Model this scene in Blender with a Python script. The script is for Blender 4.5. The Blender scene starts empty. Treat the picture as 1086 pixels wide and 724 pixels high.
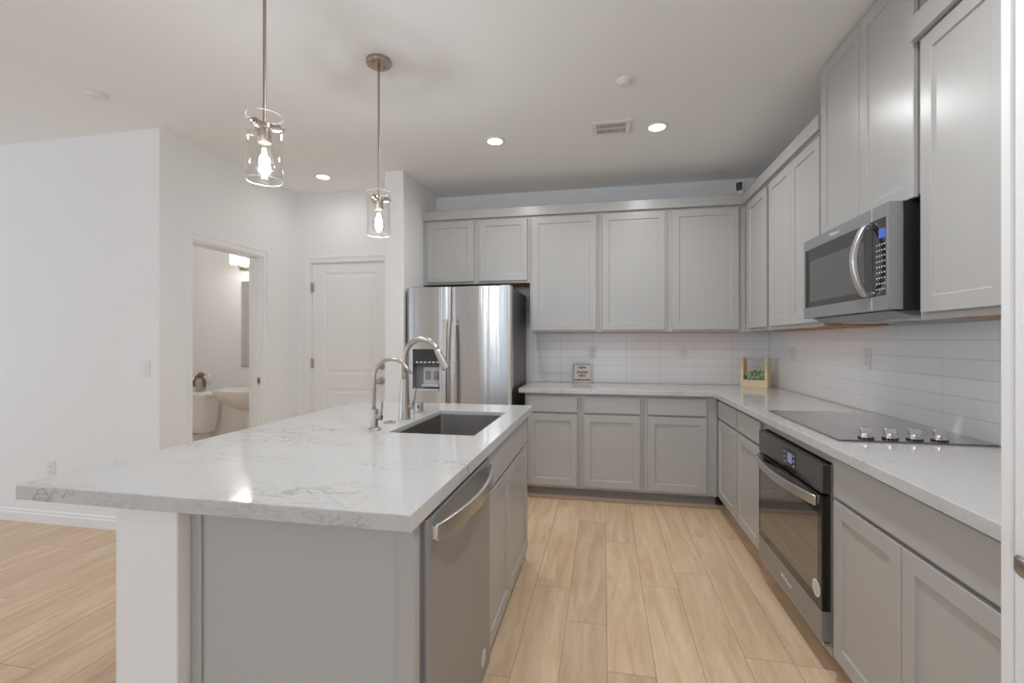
import bpy, bmesh, math, random
from mathutils import Vector, Matrix
random.seed(7)
S = bpy.context.scene
COL = S.collection
PI = math.pi

# ------------------------------------------------------------------ camera, world, light, exposure
CAM_H = 1.30
cam_d = bpy.data.cameras.new('camera')
cam_d.sensor_fit = 'HORIZONTAL'; cam_d.sensor_width = 36.0
cam_d.lens = 492.0 / 1086.0 * 36.0
cam_d.clip_start = 0.02; cam_d.clip_end = 100
cam = bpy.data.objects.new('camera', cam_d); COL.objects.link(cam)
cam.location = (0, 0, CAM_H)
cam.rotation_euler = (PI / 2, 0, math.atan(97.0 / 492.0))
S.camera = cam

w = bpy.data.worlds.new('daylight'); S.world = w; w.use_nodes = True
wb = w.node_tree.nodes['Background']
wb.inputs['Color'].default_value = (0.67, 0.82, 1.0, 1); wb.inputs['Strength'].default_value = 2.1

S.view_settings.view_transform = 'Standard'; S.view_settings.look = 'None'
S.view_settings.gamma = 1.0; S.view_settings.use_curve_mapping = False
S.view_settings.exposure = 0.11
S.cycles.use_denoising = True
S.cycles.max_bounces = 14; S.cycles.diffuse_bounces = 12; S.cycles.glossy_bounces = 6
S.cycles.transmission_bounces = 8; S.cycles.transparent_max_bounces = 12
S.cycles.sample_clamp_indirect = 6.0
S.cycles.caustics_reflective = False; S.cycles.caustics_refractive = False

# ------------------------------------------------------------------ materials
def srgb(r, g, b):
    def f(c):
        c /= 255.0
        return c / 12.92 if c <= 0.04045 else ((c + 0.055) / 1.055) ** 2.4
    return (f(r), f(g), f(b), 1)

def mat(name, col, rough=0.5, metal=0.0, spec=0.5, **kw):
    m = bpy.data.materials.new(name); m.use_nodes = True
    b = m.node_tree.nodes['Principled BSDF']
    b.inputs['Base Color'].default_value = col if len(col) == 4 else (*col, 1)
    b.inputs['Roughness'].default_value = rough; b.inputs['Metallic'].default_value = metal
    b.inputs['Specular IOR Level'].default_value = spec
    for k, v in kw.items(): b.inputs[k].default_value = v
    return m
def nd(m, t, **kw):
    n = m.node_tree.nodes.new(t)
    for k, v in kw.items(): setattr(n, k, v)
    return n
def ln(m, a, b): m.node_tree.links.new(a, b)
def bs(m): return m.node_tree.nodes['Principled BSDF']
def noise(m, scale, detail=3, rough=0.5, stretch=(1, 1, 1), dist=0.0):
    tc = nd(m, 'ShaderNodeTexCoord'); mp = nd(m, 'ShaderNodeMapping'); n = nd(m, 'ShaderNodeTexNoise')
    mp.inputs['Scale'].default_value = stretch
    n.inputs['Scale'].default_value = scale; n.inputs['Detail'].default_value = detail
    n.inputs['Roughness'].default_value = rough; n.inputs['Distortion'].default_value = dist
    ln(m, tc.outputs['Object'], mp.inputs['Vector']); ln(m, mp.outputs['Vector'], n.inputs['Vector'])
    return n
def bump(m, n, strength, dist=0.002):
    b = nd(m, 'ShaderNodeBump'); b.inputs['Strength'].default_value = strength; b.inputs['Distance'].default_value = dist
    ln(m, n.outputs['Fac'], b.inputs['Height']); ln(m, b.outputs['Normal'], bs(m).inputs['Normal'])
def emis(name, col, strength):
    m = mat(name, (0.8, 0.8, 0.8, 1), 0.5)
    bs(m).inputs['Emission Color'].default_value = col; bs(m).inputs['Emission Strength'].default_value = strength
    return m

M = {}
M['wall'] = mat('wall_paint', (0.87, 0.868, 0.865), 0.75, spec=0.25); bump(M['wall'], noise(M['wall'], 120, 3), 0.40, 0.003)
M['ceil'] = mat('ceiling_paint', (0.87, 0.87, 0.868), 0.85, spec=0.2); bump(M['ceil'], noise(M['ceil'], 120, 3), 0.22, 0.0018)
M['trim'] = mat('white_trim_paint', (0.87, 0.868, 0.866), 0.42)
M['cab'] = mat('grey_cabinet_paint', (0.465, 0.453, 0.442), 0.30)
M['panel'] = mat('grey_island_panel_paint', (0.485, 0.477, 0.474), 0.45)
M['rawwood'] = mat('raw_plywood', srgb(190, 128, 74), 0.6)
M['shoe'] = mat('oak_shoe_moulding', srgb(196, 170, 148), 0.55)
M['dark'] = mat('dark_gap', (0.02, 0.02, 0.02), 0.7)
M['kick'] = mat('toe_kick_paint', (0.25, 0.243, 0.238), 0.5)

# quartz: warm white with thin grey veins that come in streaky patches
q = mat('white_veined_quartz', (0.72, 0.70, 0.685), 0.09); M['quartz'] = q
n1 = noise(q, 7, 8, 0.62, (1.0, 2.6, 1.6), 1.2); n2 = noise(q, 2.6, 3, 0.5, (1, 1.5, 1)); n3 = noise(q, 60, 4, 0.6)
a1 = nd(q, 'ShaderNodeMath', operation='SUBTRACT'); a1.inputs[1].default_value = 0.5; ln(q, n1.outputs['Fac'], a1.inputs[0])
a2 = nd(q, 'ShaderNodeMath', operation='ABSOLUTE'); ln(q, a1.outputs[0], a2.inputs[0])
r1 = nd(q, 'ShaderNodeMapRange'); r1.inputs[1].default_value = 0.0; r1.inputs[2].default_value = 0.026; r1.inputs[3].default_value = 1; r1.inputs[4].default_value = 0
ln(q, a2.outputs[0], r1.inputs[0])
r2 = nd(q, 'ShaderNodeMapRange'); r2.inputs[1].default_value = 0.48; r2.inputs[2].default_value = 0.68; ln(q, n2.outputs['Fac'], r2.inputs[0])
mm = nd(q, 'ShaderNodeMath', operation='MULTIPLY'); ln(q, r1.outputs[0], mm.inputs[0]); ln(q, r2.outputs[0], mm.inputs[1])
r3 = nd(q, 'ShaderNodeMapRange'); r3.inputs[1].default_value = 0.40; r3.inputs[2].default_value = 0.70; r3.inputs[3].default_value = 0.0; r3.inputs[4].default_value = 0.13
ln(q, n3.outputs['Fac'], r3.inputs[0])
ad = nd(q, 'ShaderNodeMath', operation='MULTIPLY_ADD'); ad.inputs[1].default_value = 0.85; ln(q, mm.outputs[0], ad.inputs[0]); ln(q, r3.outputs[0], ad.inputs[2])
mx = nd(q, 'ShaderNodeMix', data_type='RGBA'); mx.inputs[6].default_value = (0.60, 0.595, 0.59, 1); mx.inputs[7].default_value = (0.27, 0.27, 0.28, 1)
ln(q, ad.outputs[0], mx.inputs[0]); ln(q, mx.outputs[2], bs(q).inputs['Base Color'])

# floor planks: face colour attribute picks each plank's own tone, grain runs along Y
fm = mat('oak_vinyl_plank', srgb(200, 170, 135), 0.42); M['floor'] = fm
at = nd(fm, 'ShaderNodeAttribute', attribute_name='plank_tone')
sep = nd(fm, 'ShaderNodeSeparateColor'); ln(fm, at.outputs['Color'], sep.inputs[0])
tc = nd(fm, 'ShaderNodeTexCoord'); mp = nd(fm, 'ShaderNodeMapping'); mp.inputs['Scale'].default_value = (1, 0.10, 1)
cx = nd(fm, 'ShaderNodeCombineXYZ'); sc_ = nd(fm, 'ShaderNodeMath', operation='MULTIPLY'); sc_.inputs[1].default_value = 37.0
ln(fm, sep.outputs[1], sc_.inputs[0]); ln(fm, sc_.outputs[0], cx.inputs[0]); ln(fm, sc_.outputs[0], cx.inputs[1])
va = nd(fm, 'ShaderNodeVectorMath', operation='ADD'); ln(fm, tc.outputs['Object'], mp.inputs['Vector']); ln(fm, mp.outputs[0], va.inputs[0]); ln(fm, cx.outputs[0], va.inputs[1])
g1 = nd(fm, 'ShaderNodeTexNoise'); g1.inputs['Scale'].default_value = 14; g1.inputs['Detail'].default_value = 6; g1.inputs['Roughness'].default_value = 0.6; g1.inputs['Distortion'].default_value = 1.2
ln(fm, va.outputs[0], g1.inputs['Vector'])
g2 = nd(fm, 'ShaderNodeTexNoise'); g2.inputs['Scale'].default_value = 90; g2.inputs['Detail'].default_value = 3
ln(fm, va.outputs[0], g2.inputs['Vector'])
cr = nd(fm, 'ShaderNodeValToRGB')
cr.color_ramp.elements[0].position = 0.34; cr.color_ramp.elements[0].color = srgb(207, 175, 140)
cr.color_ramp.elements[1].position = 0.64; cr.color_ramp.elements[1].color = srgb(232, 205, 174)
gm = nd(fm, 'ShaderNodeMath', operation='MULTIPLY_ADD'); gm.inputs[1].default_value = 0.22; ln(fm, g2.outputs['Fac'], gm.inputs[0])
gs = nd(fm, 'ShaderNodeMath', operation='MULTIPLY_ADD'); gs.inputs[1].default_value = 0.78; ln(fm, g1.outputs['Fac'], gs.inputs[0]); gs.inputs[2].default_value = 0.0
ln(fm, gs.outputs[0], gm.inputs[2]); ln(fm, gm.outputs[0], cr.inputs['Fac'])
hv = nd(fm, 'ShaderNodeHueSaturation'); vr = nd(fm, 'ShaderNodeMapRange'); vr.inputs[3].default_value = 0.91; vr.inputs[4].default_value = 1.06
ln(fm, sep.outputs[0], vr.inputs[0]); ln(fm, vr.outputs[0], hv.inputs['Value']); ln(fm, cr.outputs['Color'], hv.inputs['Color'])
ln(fm, hv.outputs['Color'], bs(fm).inputs['Base Color'])
M['gap'] = mat('plank_seam', srgb(120, 92, 66), 0.8)

def steel(name, col, rough, stretch, metal=1.0, aniso=0.0, bmp=0.0):
    m = mat(name, col, rough, metal)
    if aniso:
        bs(m).inputs['Anisotropic'].default_value = aniso
        cv = nd(m, 'ShaderNodeCombineXYZ'); cv.inputs[0].default_value = 0.0; cv.inputs[2].default_value = 1.0
        ln(m, cv.outputs[0], bs(m).inputs['Tangent'])
    if stretch is None: return m
    n = noise(m, 60, 2, 0.5, stretch)
    mr = nd(m, 'ShaderNodeMapRange'); mr.inputs[3].default_value = rough * 0.82; mr.inputs[4].default_value = rough * 1.2
    ln(m, n.outputs['Fac'], mr.inputs[0]); ln(m, mr.outputs[0], bs(m).inputs['Roughness'])
    if bmp: bump(m, noise(m, 11, 3, 0.6, (1.6, 1.6, .03)), bmp, 0.01)
    return m
M['steel'] = steel('brushed_stainless', (0.60, 0.59, 0.585), 0.30, (10, 10, 0.15), 1.0, 0.85, 0.35)
M['steel_dw'] = steel('brushed_stainless_dark', (0.33, 0.33, 0.335), 0.36, (0.4, 0.4, 8), 0.45)
M['steel_h'] = steel('satin_handle_steel', (0.72, 0.70, 0.685), 0.27, None)
M['sinksteel'] = steel('sink_stainless', (0.50, 0.48, 0.465), 0.24, None, 1.0, 0.6)
M['nickel'] = steel('brushed_nickel', (0.50, 0.455, 0.41), 0.30, None)
M['bronze'] = steel('champagne_nickel', (0.42, 0.35, 0.29), 0.30, None)
M['bglass'] = mat('black_glass', (0.02, 0.0195, 0.019), 0.04, spec=0.8)
M['smoke'] = mat('smoked_window_glass', (0.10, 0.097, 0.094), 0.06, spec=0.6)
M['cooktop'] = mat('black_ceramic_glass', (0.04, 0.04, 0.04), 0.03, spec=1.0, **{'Coat Weight': 1.0, 'Coat IOR': 1.9, 'Coat Roughness': 0.03})
M['black'] = mat('black_plastic', (0.018, 0.018, 0.018), 0.4)
M['fridgeside'] = mat('dark_grey_coated_steel', (0.115, 0.113, 0.112), 0.38, 0.3)
M['grey_plastic'] = mat('grey_plastic', (0.30, 0.30, 0.305), 0.35)
M['lt_plastic'] = mat('light_grey_plastic', (0.62, 0.62, 0.63), 0.35)
M['white_plastic'] = mat('white_plastic', (0.80, 0.79, 0.77), 0.35)
M['slot'] = mat('outlet_slot', (0.25, 0.24, 0.23), 0.6)
M['porcelain'] = mat('white_porcelain', (0.85, 0.845, 0.84), 0.12)
M['pine'] = mat('light_pine', srgb(226, 205, 168), 0.55); 
M['paper'] = mat('cream_sign_face', srgb(236, 224, 216), 0.6)
M['ink'] = mat('black_ink', (0.03, 0.03, 0.03), 0.7)
M['darkwood'] = mat('dark_stained_wood', srgb(84, 74, 68), 0.6)
M['logo'] = mat('pale_logo_print', (0.85, 0.85, 0.85), 0.35)
M['leaf'] = mat('succulent_green', srgb(112, 136, 104), 0.5)
M['leaf2'] = mat('succulent_lime', srgb(182, 196, 122), 0.5)
M['leaf3'] = mat('succulent_blue_grey', srgb(146, 164, 156), 0.5)
M['soil'] = mat('dark_soil', srgb(38, 34, 30), 0.9)
M['mirror'] = mat('mirror_silver', (0.80, 0.80, 0.79), 0.02, 1.0)
def thin_glass(name):
    m = bpy.data.materials.new(name); m.use_nodes = True; nt = m.node_tree; nt.nodes.remove(nt.nodes['Principled BSDF'])
    tr = nd(m, 'ShaderNodeBsdfTransparent'); tr.inputs[0].default_value = (0.985, 0.985, 0.98, 1)
    gl = nd(m, 'ShaderNodeBsdfGlossy'); gl.inputs['Roughness'].default_value = 0.02; gl.inputs[0].default_value = (1, 1, 1, 1)
    lw = nd(m, 'ShaderNodeLayerWeight'); lw.inputs[0].default_value = 0.5; ms = nd(m, 'ShaderNodeMixShader')
    pw = nd(m, 'ShaderNodeMath', operation='POWER'); pw.inputs[1].default_value = 3.2; ln(m, lw.outputs['Facing'], pw.inputs[0])
    ma = nd(m, 'ShaderNodeMath', operation='MULTIPLY_ADD'); ma.inputs[1].default_value = 0.85; ma.inputs[2].default_value = 0.035; ln(m, pw.outputs[0], ma.inputs[0])
    ln(m, ma.outputs[0], ms.inputs[0]); ln(m, tr.outputs[0], ms.inputs[1]); ln(m, gl.outputs[0], ms.inputs[2])
    ln(m, ms.outputs[0], nt.nodes['Material Output'].inputs[0]); return m
M['glass'] = thin_glass('clear_glass')
M['rimglass'] = mat('polished_glass_rim', (0.80, 0.80, 0.79), 0.1)
M['lamp_on'] = emis('lit_led_lens', (1, 0.98, 0.95, 1), 9)
M['filament'] = emis('lit_filament', (1, 0.80, 0.52, 1), 130)
M['shade_on'] = emis('lit_opal_shade', (1, 0.90, 0.74, 1), 2.4)
M['lcd'] = emis('blue_lit_display', (0.10, 0.22, 1.0, 1), 0.45)
M['lcd2'] = emis('pale_lit_display', (0.40, 0.42, 0.75, 1), 0.35)
for k_ in ('lcd', 'lcd2'): bs(M[k_]).inputs['Base Color'].default_value = (.03, .03, .05, 1)
M['fig_a'] = mat('figurine_brown', srgb(128, 104, 92), 0.6)
M['fig_b'] = mat('figurine_grey', srgb(176, 170, 165), 0.6)

# stacked white tile: grout grid from object coordinates (a = 1 for X walls, 0 for Y walls)
def tile_mat(name, axis, a0, z0):
    m = mat(name, (0.80, 0.795, 0.79), 0.10)
    tc = nd(m, 'ShaderNodeTexCoord'); sp = nd(m, 'ShaderNodeSeparateXYZ'); ln(m, tc.outputs['Object'], sp.inputs[0])
    outs = []
    for src, pitch, off in ((sp.outputs[axis], 0.305, a0), (sp.outputs[2], 0.0775, z0)):
        s = nd(m, 'ShaderNodeMath', operation='SUBTRACT'); s.inputs[1].default_value = off - 50 * pitch; ln(m, src, s.inputs[0])
        mo = nd(m, 'ShaderNodeMath', operation='MODULO'); mo.inputs[1].default_value = pitch; ln(m, s.outputs[0], mo.inputs[0])
        lt = nd(m, 'ShaderNodeMath', operation='LESS_THAN'); lt.inputs[1].default_value = 0.0028; ln(m, mo.outputs[0], lt.inputs[0])
        outs.append(lt)
    mxx = nd(m, 'ShaderNodeMath', operation='MAXIMUM'); ln(m, outs[0].outputs[0], mxx.inputs[0]); ln(m, outs[1].outputs[0], mxx.inputs[1])
    mc = nd(m, 'ShaderNodeMix', data_type='RGBA'); mc.inputs[6].default_value = (0.90, 0.898, 0.894, 1); mc.inputs[7].default_value = (0.62, 0.61, 0.60, 1)
    ln(m, mxx.outputs[0], mc.inputs[0]); ln(m, mc.outputs[2], bs(m).inputs['Base Color'])
    rr = nd(m, 'ShaderNodeMapRange'); rr.inputs[3].default_value = 0.10; rr.inputs[4].default_value = 0.7
    ln(m, mxx.outputs[0], rr.inputs[0]); ln(m, rr.outputs[0], bs(m).inputs['Roughness'])
    return m
M['tile_back'] = tile_mat('white_tile_back', 0, -0.097, 0.914 + 0.003)
M['tile_right'] = tile_mat('white_tile_right', 1, 2.93, 0.914 + 0.003)

# ------------------------------------------------------------------ mesh helpers
class MB:
    def __init__(s): s.bm = bmesh.new()
    def box(s, x0, x1, y0, y1, z0, z1):
        v = [s.bm.verts.new(p) for p in ((x0,y0,z0),(x1,y0,z0),(x1,y1,z0),(x0,y1,z0),(x0,y0,z1),(x1,y0,z1),(x1,y1,z1),(x0,y1,z1))]
        for f in ((0,3,2,1),(4,5,6,7),(0,1,5,4),(1,2,6,5),(2,3,7,6),(3,0,4,7)): s.bm.faces.new([v[i] for i in f])
        return s
    def hexa(s, P):
        v = [s.bm.verts.new(p) for p in P]
        for f in ((0,3,2,1),(4,5,6,7),(0,1,5,4),(1,2,6,5),(2,3,7,6),(3,0,4,7)): s.bm.faces.new([v[i] for i in f])
        return s
    def quad(s, *P):
        s.bm.faces.new([s.bm.verts.new(p) for p in P]); return s
    def prism(s, poly, fn, t0, t1):
        """poly: list of 2-D points; fn(a, b, t) -> world"""
        A = [s.bm.verts.new(fn(a, b, t0)) for a, b in poly]; B = [s.bm.verts.new(fn(a, b, t1)) for a, b in poly]
        n = len(poly)
        s.bm.faces.new(A[::-1]); s.bm.faces.new(B)
        for i in range(n): s.bm.faces.new([A[i], A[(i+1) % n], B[(i+1) % n], B[i]])
        return s
    def tube(s, pts, rad, seg=16, cap=True, closed=False):
        pts = [Vector(p) for p in pts]; n = len(pts)
        if not hasattr(rad, '__len__'): rad = [rad] * n
        T = []
        for i in range(n):
            a = pts[max(i-1, 0)]; b = pts[min(i+1, n-1)]
            if closed: a = pts[(i-1) % n]; b = pts[(i+1) % n]
            d = b - a
            T.append(d.normalized() if d.length > 1e-9 else (T[-1] if T else Vector((0, 0, 1))))
        ref = Vector((0, 0, 1)) if abs(T[0].z) < 0.9 else Vector((1, 0, 0))
        N = T[0].cross(ref).normalized(); rings = []
        for i in range(n):
            N = (N - T[i] * N.dot(T[i])).normalized(); Bn = T[i].cross(N)
            rings.append([s.bm.verts.new(pts[i] + (N * math.cos(k*2*PI/seg) + Bn * math.sin(k*2*PI/seg)) * rad[i]) for k in range(seg)])
        m = n if closed else n - 1
        for i in range(m):
            a, b = rings[i], rings[(i+1) % n]
            for k in range(seg): s.bm.faces.new([a[k], a[(k+1) % seg], b[(k+1) % seg], b[k]])
        if cap and not closed: s.bm.faces.new(rings[0][::-1]); s.bm.faces.new(rings[-1])
        return s
    def lathe(s, x, y, prof, seg=32, cap=True):
        """prof: list of (radius, z) up the vertical axis at x, y"""
        rings = [[s.bm.verts.new((x + r*math.cos(k*2*PI/seg), y + r*math.sin(k*2*PI/seg), z)) for k in range(seg)] for r, z in prof]
        for a, b in zip(rings, rings[1:]):
            for k in range(seg): s.bm.faces.new([a[k], a[(k+1) % seg], b[(k+1) % seg], b[k]])
        if cap: s.bm.faces.new(rings[0][::-1]); s.bm.faces.new(rings[-1])
        return s
    def loft(s, rings, cap=True):
        R = [[s.bm.verts.new(p) for p in r] for r in rings]; n = len(R[0])
        for a, b in zip(R, R[1:]):
            for k in range(n): s.bm.faces.new([a[k], a[(k+1) % n], b[(k+1) % n], b[k]])
        if cap: s.bm.faces.new(R[0][::-1]); s.bm.faces.new(R[-1])
        return s
    def sweep(s, pts, sec, up):
        """sweep a closed 2-D section (side, up) along pts; up is kept fixed"""
        pts = [Vector(p) for p in pts]; up = Vector(up); R = []
        for i, p in enumerate(pts):
            t = (pts[min(i+1, len(pts)-1)] - pts[max(i-1, 0)]).normalized(); sd = t.cross(up).normalized()
            R.append([p + sd * a + up * b for a, b in sec])
        return s.loft(R)

def finish(name, mb, m, parent=None, bevel=0.0, smooth=False, seg=2, solid=0.0):
    bm = mb.bm
    bmesh.ops.remove_doubles(bm, verts=bm.verts, dist=1e-6)
    bmesh.ops.recalc_face_normals(bm, faces=bm.faces)
    me = bpy.data.meshes.new(name); bm.to_mesh(me); bm.free()
    o = bpy.data.objects.new(name, me); COL.objects.link(o)
    me.materials.append(M[m] if isinstance(m, str) else m)
    if parent is not None:
        off = parent_world(parent); me.transform(Matrix.Translation(-off)); o.parent = parent
    if smooth:
        for p in me.polygons: p.use_smooth = True
        if smooth != 'all':
            me.set_sharp_from_angle(angle=math.radians(smooth if smooth is not True and smooth > 1 else 40))
    if solid:
        sm = o.modifiers.new('solid', 'SOLIDIFY'); sm.thickness = solid; sm.offset = 0
    if bevel:
        b = o.modifiers.new('bevel', 'BEVEL'); b.width = bevel; b.segments = seg; b.limit_method = 'ANGLE'; b.angle_limit = math.radians(40)
    return o
def parent_world(p):
    v = Vector((0, 0, 0))
    while p is not None: v += p.location; p = p.parent
    return v
def tag(o, label=None, cat=None, group=None, kind=None):
    if label: o['label'] = label
    if cat: o['category'] = cat
    if group: o['group'] = group
    if kind: o['kind'] = kind
    return o
def thing(name, label, cat, loc, group=None):
    o = bpy.data.objects.new(name, None); COL.objects.link(o); o.location = loc; o.empty_display_size = 0.05
    return tag(o, label, cat, group)
def struct(name, mb, m, label=None, cat=None, bevel=0.0):
    o = finish(name, mb, m, None, bevel); tag(o, label, cat or name.split('_')[0], None, 'structure'); return o
def copy_tree(o, parent=None):
    c = o.copy(); COL.objects.link(c)
    if parent is not None: c.parent = parent
    for ch in [x for x in o.children]: copy_tree(ch, c)
    return c

# face frames: a = along the run, n = out of the face, b = height
def FB(y0): return lambda a, b, n: (a, y0 - n, b)        # faces -Y (back run)
def FR(x0): return lambda a, b, n: (x0 - n, a, b)        # faces -X (right run)
def FI(x0): return lambda a, b, n: (x0 + n, a, b)        # faces +X (island)
def fbox(mb, F, a0, a1, b0, b1, n0, n1):
    return mb.hexa([F(a0,b0,n0), F(a1,b0,n0), F(a1,b0,n1), F(a0,b0,n1), F(a0,b1,n0), F(a1,b1,n0), F(a1,b1,n1), F(a0,b1,n1)])
def shaker(mb, F, a0, a1, b0, b1, T=0.02, rail=0.057, rec=0.008):
    ch = 0.002
    O = [(a0,b0),(a1,b0),(a1,b1),(a0,b1)]; I = [(a0+rail,b0+rail),(a1-rail,b0+rail),(a1-rail,b1-rail),(a0+rail,b1-rail)]
    J = [(a0+rail+ch,b0+rail+ch),(a1-rail-ch,b0+rail+ch),(a1-rail-ch,b1-rail-ch),(a0+rail+ch,b1-rail-ch)]
    bm = mb.bm
    vb = [bm.verts.new(F(a,b,.004)) for a,b in O]; vo = [bm.verts.new(F(a,b,T)) for a,b in O]
    vi = [bm.verts.new(F(a,b,T)) for a,b in I]; vp = [bm.verts.new(F(a,b,T-rec)) for a,b in J]
    bm.faces.new(vb); bm.faces.new(vp)
    for i in range(4):
        j = (i+1) % 4
        bm.faces.new([vb[i],vb[j],vo[j],vo[i]]); bm.faces.new([vo[i],vo[j],vi[j],vi[i]]); bm.faces.new([vi[i],vi[j],vp[j],vp[i]])
    return mb
def text(body, size, F, a, b, n, m, parent, name='lettering', depth=0.0004, shear=0.0, align='CENTER', bold=0.0, flip=False):
    cu = bpy.data.curves.new('t', 'FONT'); cu.body = body; cu.size = size; cu.align_x = align; cu.align_y = 'CENTER'
    cu.extrude = depth; cu.shear = shear; cu.offset = bold; cu.resolution_u = 2
    o = bpy.data.objects.new('t', cu); COL.objects.link(o)
    dg = bpy.context.evaluated_depsgraph_get(); me = bpy.data.meshes.new_from_object(o.evaluated_get(dg))
    bpy.data.objects.remove(o)
    off = parent_world(parent); sg = -1 if flip else 1
    for v in me.vertices: v.co = Vector(F(a + sg * v.co.x, b + v.co.y, n + v.co.z)) - off
    me.name = name; ob = bpy.data.objects.new(name, me); COL.objects.link(ob); ob.parent = parent
    me.materials.clear(); me.materials.append(M[m]); return ob

# ------------------------------------------------------------------ room shell
CEIL = 2.744; WB = 4.44; WR = 1.44; HL = -2.95; WD = 4.08; NL = 2.62
XL = -7.0; YB = -4.4; XN = 0.76

# floor: planks as faces over a dark seam sheet, one structure mesh
PW = 0.1855; PL = 1.22; SEAM = 0.015
off = {-3: 2.98, -2: 2.46, -1: 2.17, 0: 3.087, 1: 2.566, 2: 2.742, 3: 3.277, 4: 2.05}
def floor_mesh():
    bm = bmesh.new(); tones = []
    k0 = int((XL - SEAM) // PW) - 1; k1 = int((WR - SEAM) // PW) + 2
    rnd = random.Random(3)
    def face(x0, x1, y0, y1, z, mi):
        f = bm.faces.new([bm.verts.new(p) for p in ((x0,y0,z),(x1,y0,z),(x1,y1,z),(x0,y1,z))]); f.material_index = mi; return f
    for k in range(k0, k1):
        x0 = max(SEAM + k*PW + 0.0008, XL - 0.1); x1 = min(SEAM + (k+1)*PW - 0.0008, WR + 0.1)
        if x1 <= x0: continue
        o = off.get(k, rnd.uniform(0, PL)); y = o - math.ceil((o - YB) / PL) * PL
        while y < WB:
            ya, yb = max(y + 0.0008, YB), min(y + PL - 0.0008, WB + 0.05)
            if yb > ya:
                face(x0, x1, ya, yb, 0.0, 0); tones.append((rnd.random(), rnd.random()))
            y += PL
    face(XL - 0.1, WR + 0.1, YB - 0.1, WB + 0.1, -0.0012, 1); tones.append((0.5, 0.5))
    face(XL - 0.1, WR + 0.1, YB - 0.1, WB + 0.1, -0.08, 1); tones.append((0.5, 0.5))
    me = bpy.data.meshes.new('floor'); bm.to_mesh(me); bm.free()
    ca = me.color_attributes.new('plank_tone', 'FLOAT_COLOR', 'CORNER')
    for p, (a, b) in zip(me.polygons, tones):
        for li in p.loop_indices: ca.data[li].color = (a, b, 0.0, 1)
    me.materials.append(M['floor']); me.materials.append(M['gap'])
    o = bpy.data.objects.new('floor', me); COL.objects.link(o); return o
tag(floor_mesh(), 'pale oak plank floor running toward the back cabinets', 'floor', None, 'structure')
struct('ceiling', MB().box(XL - .12, WR + .12, YB - .12, WB + .12, CEIL, CEIL + 0.1), 'ceil', 'smooth white ceiling over the kitchen', 'ceiling')
struct('wall_back', MB().box(-1.81, WR + .12, WB, WB + .12, 0, CEIL), 'wall', 'white wall behind the refrigerator and the back cabinets', 'wall')
struct('wall_right', MB().box(WR, WR + .12, 1.08, WB + .12, 0, CEIL), 'wall', 'white wall behind the cooktop and microwave', 'wall')
struct('wall_partition', MB().box(-1.82, -1.65, 3.65, WB, 0, CEIL), 'wall', 'narrow white wall end between the refrigerator and the closed door', 'wall', 0.006)
DX0, DX1, DZ = -2.80, -1.985, 2.055            # closed door opening
m = MB().box(-5.2, DX0 - .012, WD, WD + .12, 0, CEIL).box(DX0 - .012, DX1 + .012, WD, WD + .12, DZ + .012, CEIL).box(DX1 + .012, -1.82, WD, WD + .12, 0, CEIL)
struct('wall_hall', m, 'wall', 'white wall around the closed panel door', 'wall')
BY0, BY1, BZ = 2.865, 3.588, 2.047             # bathroom doorway
m = MB().box(HL - .12, HL, NL, BY0, 0, CEIL).box(HL - .12, HL, BY1, WD, 0, CEIL).box(HL - .12, HL, BY0, BY1, BZ, CEIL)
struct('wall_left', m, 'wall', 'white wall with the open doorway to the bathroom', 'wall')
struct('wall_front', MB().box(XL - .12, HL - .12, NL, NL + .12, 0, CEIL), 'wall', 'broad white wall at the left carrying the light switch', 'wall')
struct('wall_bath', MB().box(-5.2, -5.08, NL + .12, WD, 0, CEIL), 'wall', 'far side wall of the small bathroom', 'wall')
# near right: wall end with a door opening, behind it the pantry
struct('wall_return', MB().box(XN, WR + .12, .986, 1.072, 0, CEIL), 'wall', 'textured white wall end at the right edge closing the right counter', 'wall', .004)
m = MB().box(XN, XN + .12, .205, .986, 2.06, CEIL).box(XN, XN + .12, YB, .205, 0, CEIL)
struct('wall_near', m, 'wall', 'white wall around the lever handled door at the right edge', 'wall', 0.004)
# living room behind the camera: sliding door wall and side window wall
m = MB().box(XL - .12, -2.65, YB - .12, YB, 0, CEIL).box(.75, XN + .12, YB - .12, YB, 0, CEIL).box(-2.65, .75, YB - .12, YB, 2.4, CEIL)
struct('wall_rear', m, 'wall', 'wall behind the viewer with the sliding door', 'wall')
m = MB().box(XL - .12, XL, YB, -4.0, 0, CEIL).box(XL - .12, XL, 2.2, NL, 0, CEIL).box(XL - .12, XL, -4.0, 2.2, 0, .30).box(XL - .12, XL, -4.0, 2.2, 2.55, CEIL)
struct('wall_side', m, 'wall', 'living room side wall with the wide window', 'wall')
def window(name, F, a0, a1, b0, b1, nm, label):
    mb = MB(); t = .05
    fbox(mb, F, a0, a1, b0, b0+t, -.08, -.02); fbox(mb, F, a0, a1, b1-t, b1, -.08, -.02)
    for k in range(nm + 1):
        c = a0 + (a1 - a0) * k / nm; lo = min(max(c - t/2, a0), a1 - t); fbox(mb, F, lo, lo + t, b0+t, b1-t, -.08, -.02)
    struct(name, mb, 'trim', label, 'window')
window('window_1', lambda a, b, n: (a, YB + n, b), -2.65, .75, 0.0, 2.4, 2, 'white framed sliding glass door behind the viewer')
window('window_2', lambda a, b, n: (XL + n, a, b), -4.0, 2.2, .30, 2.55, 4, 'white framed living room window')

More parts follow.
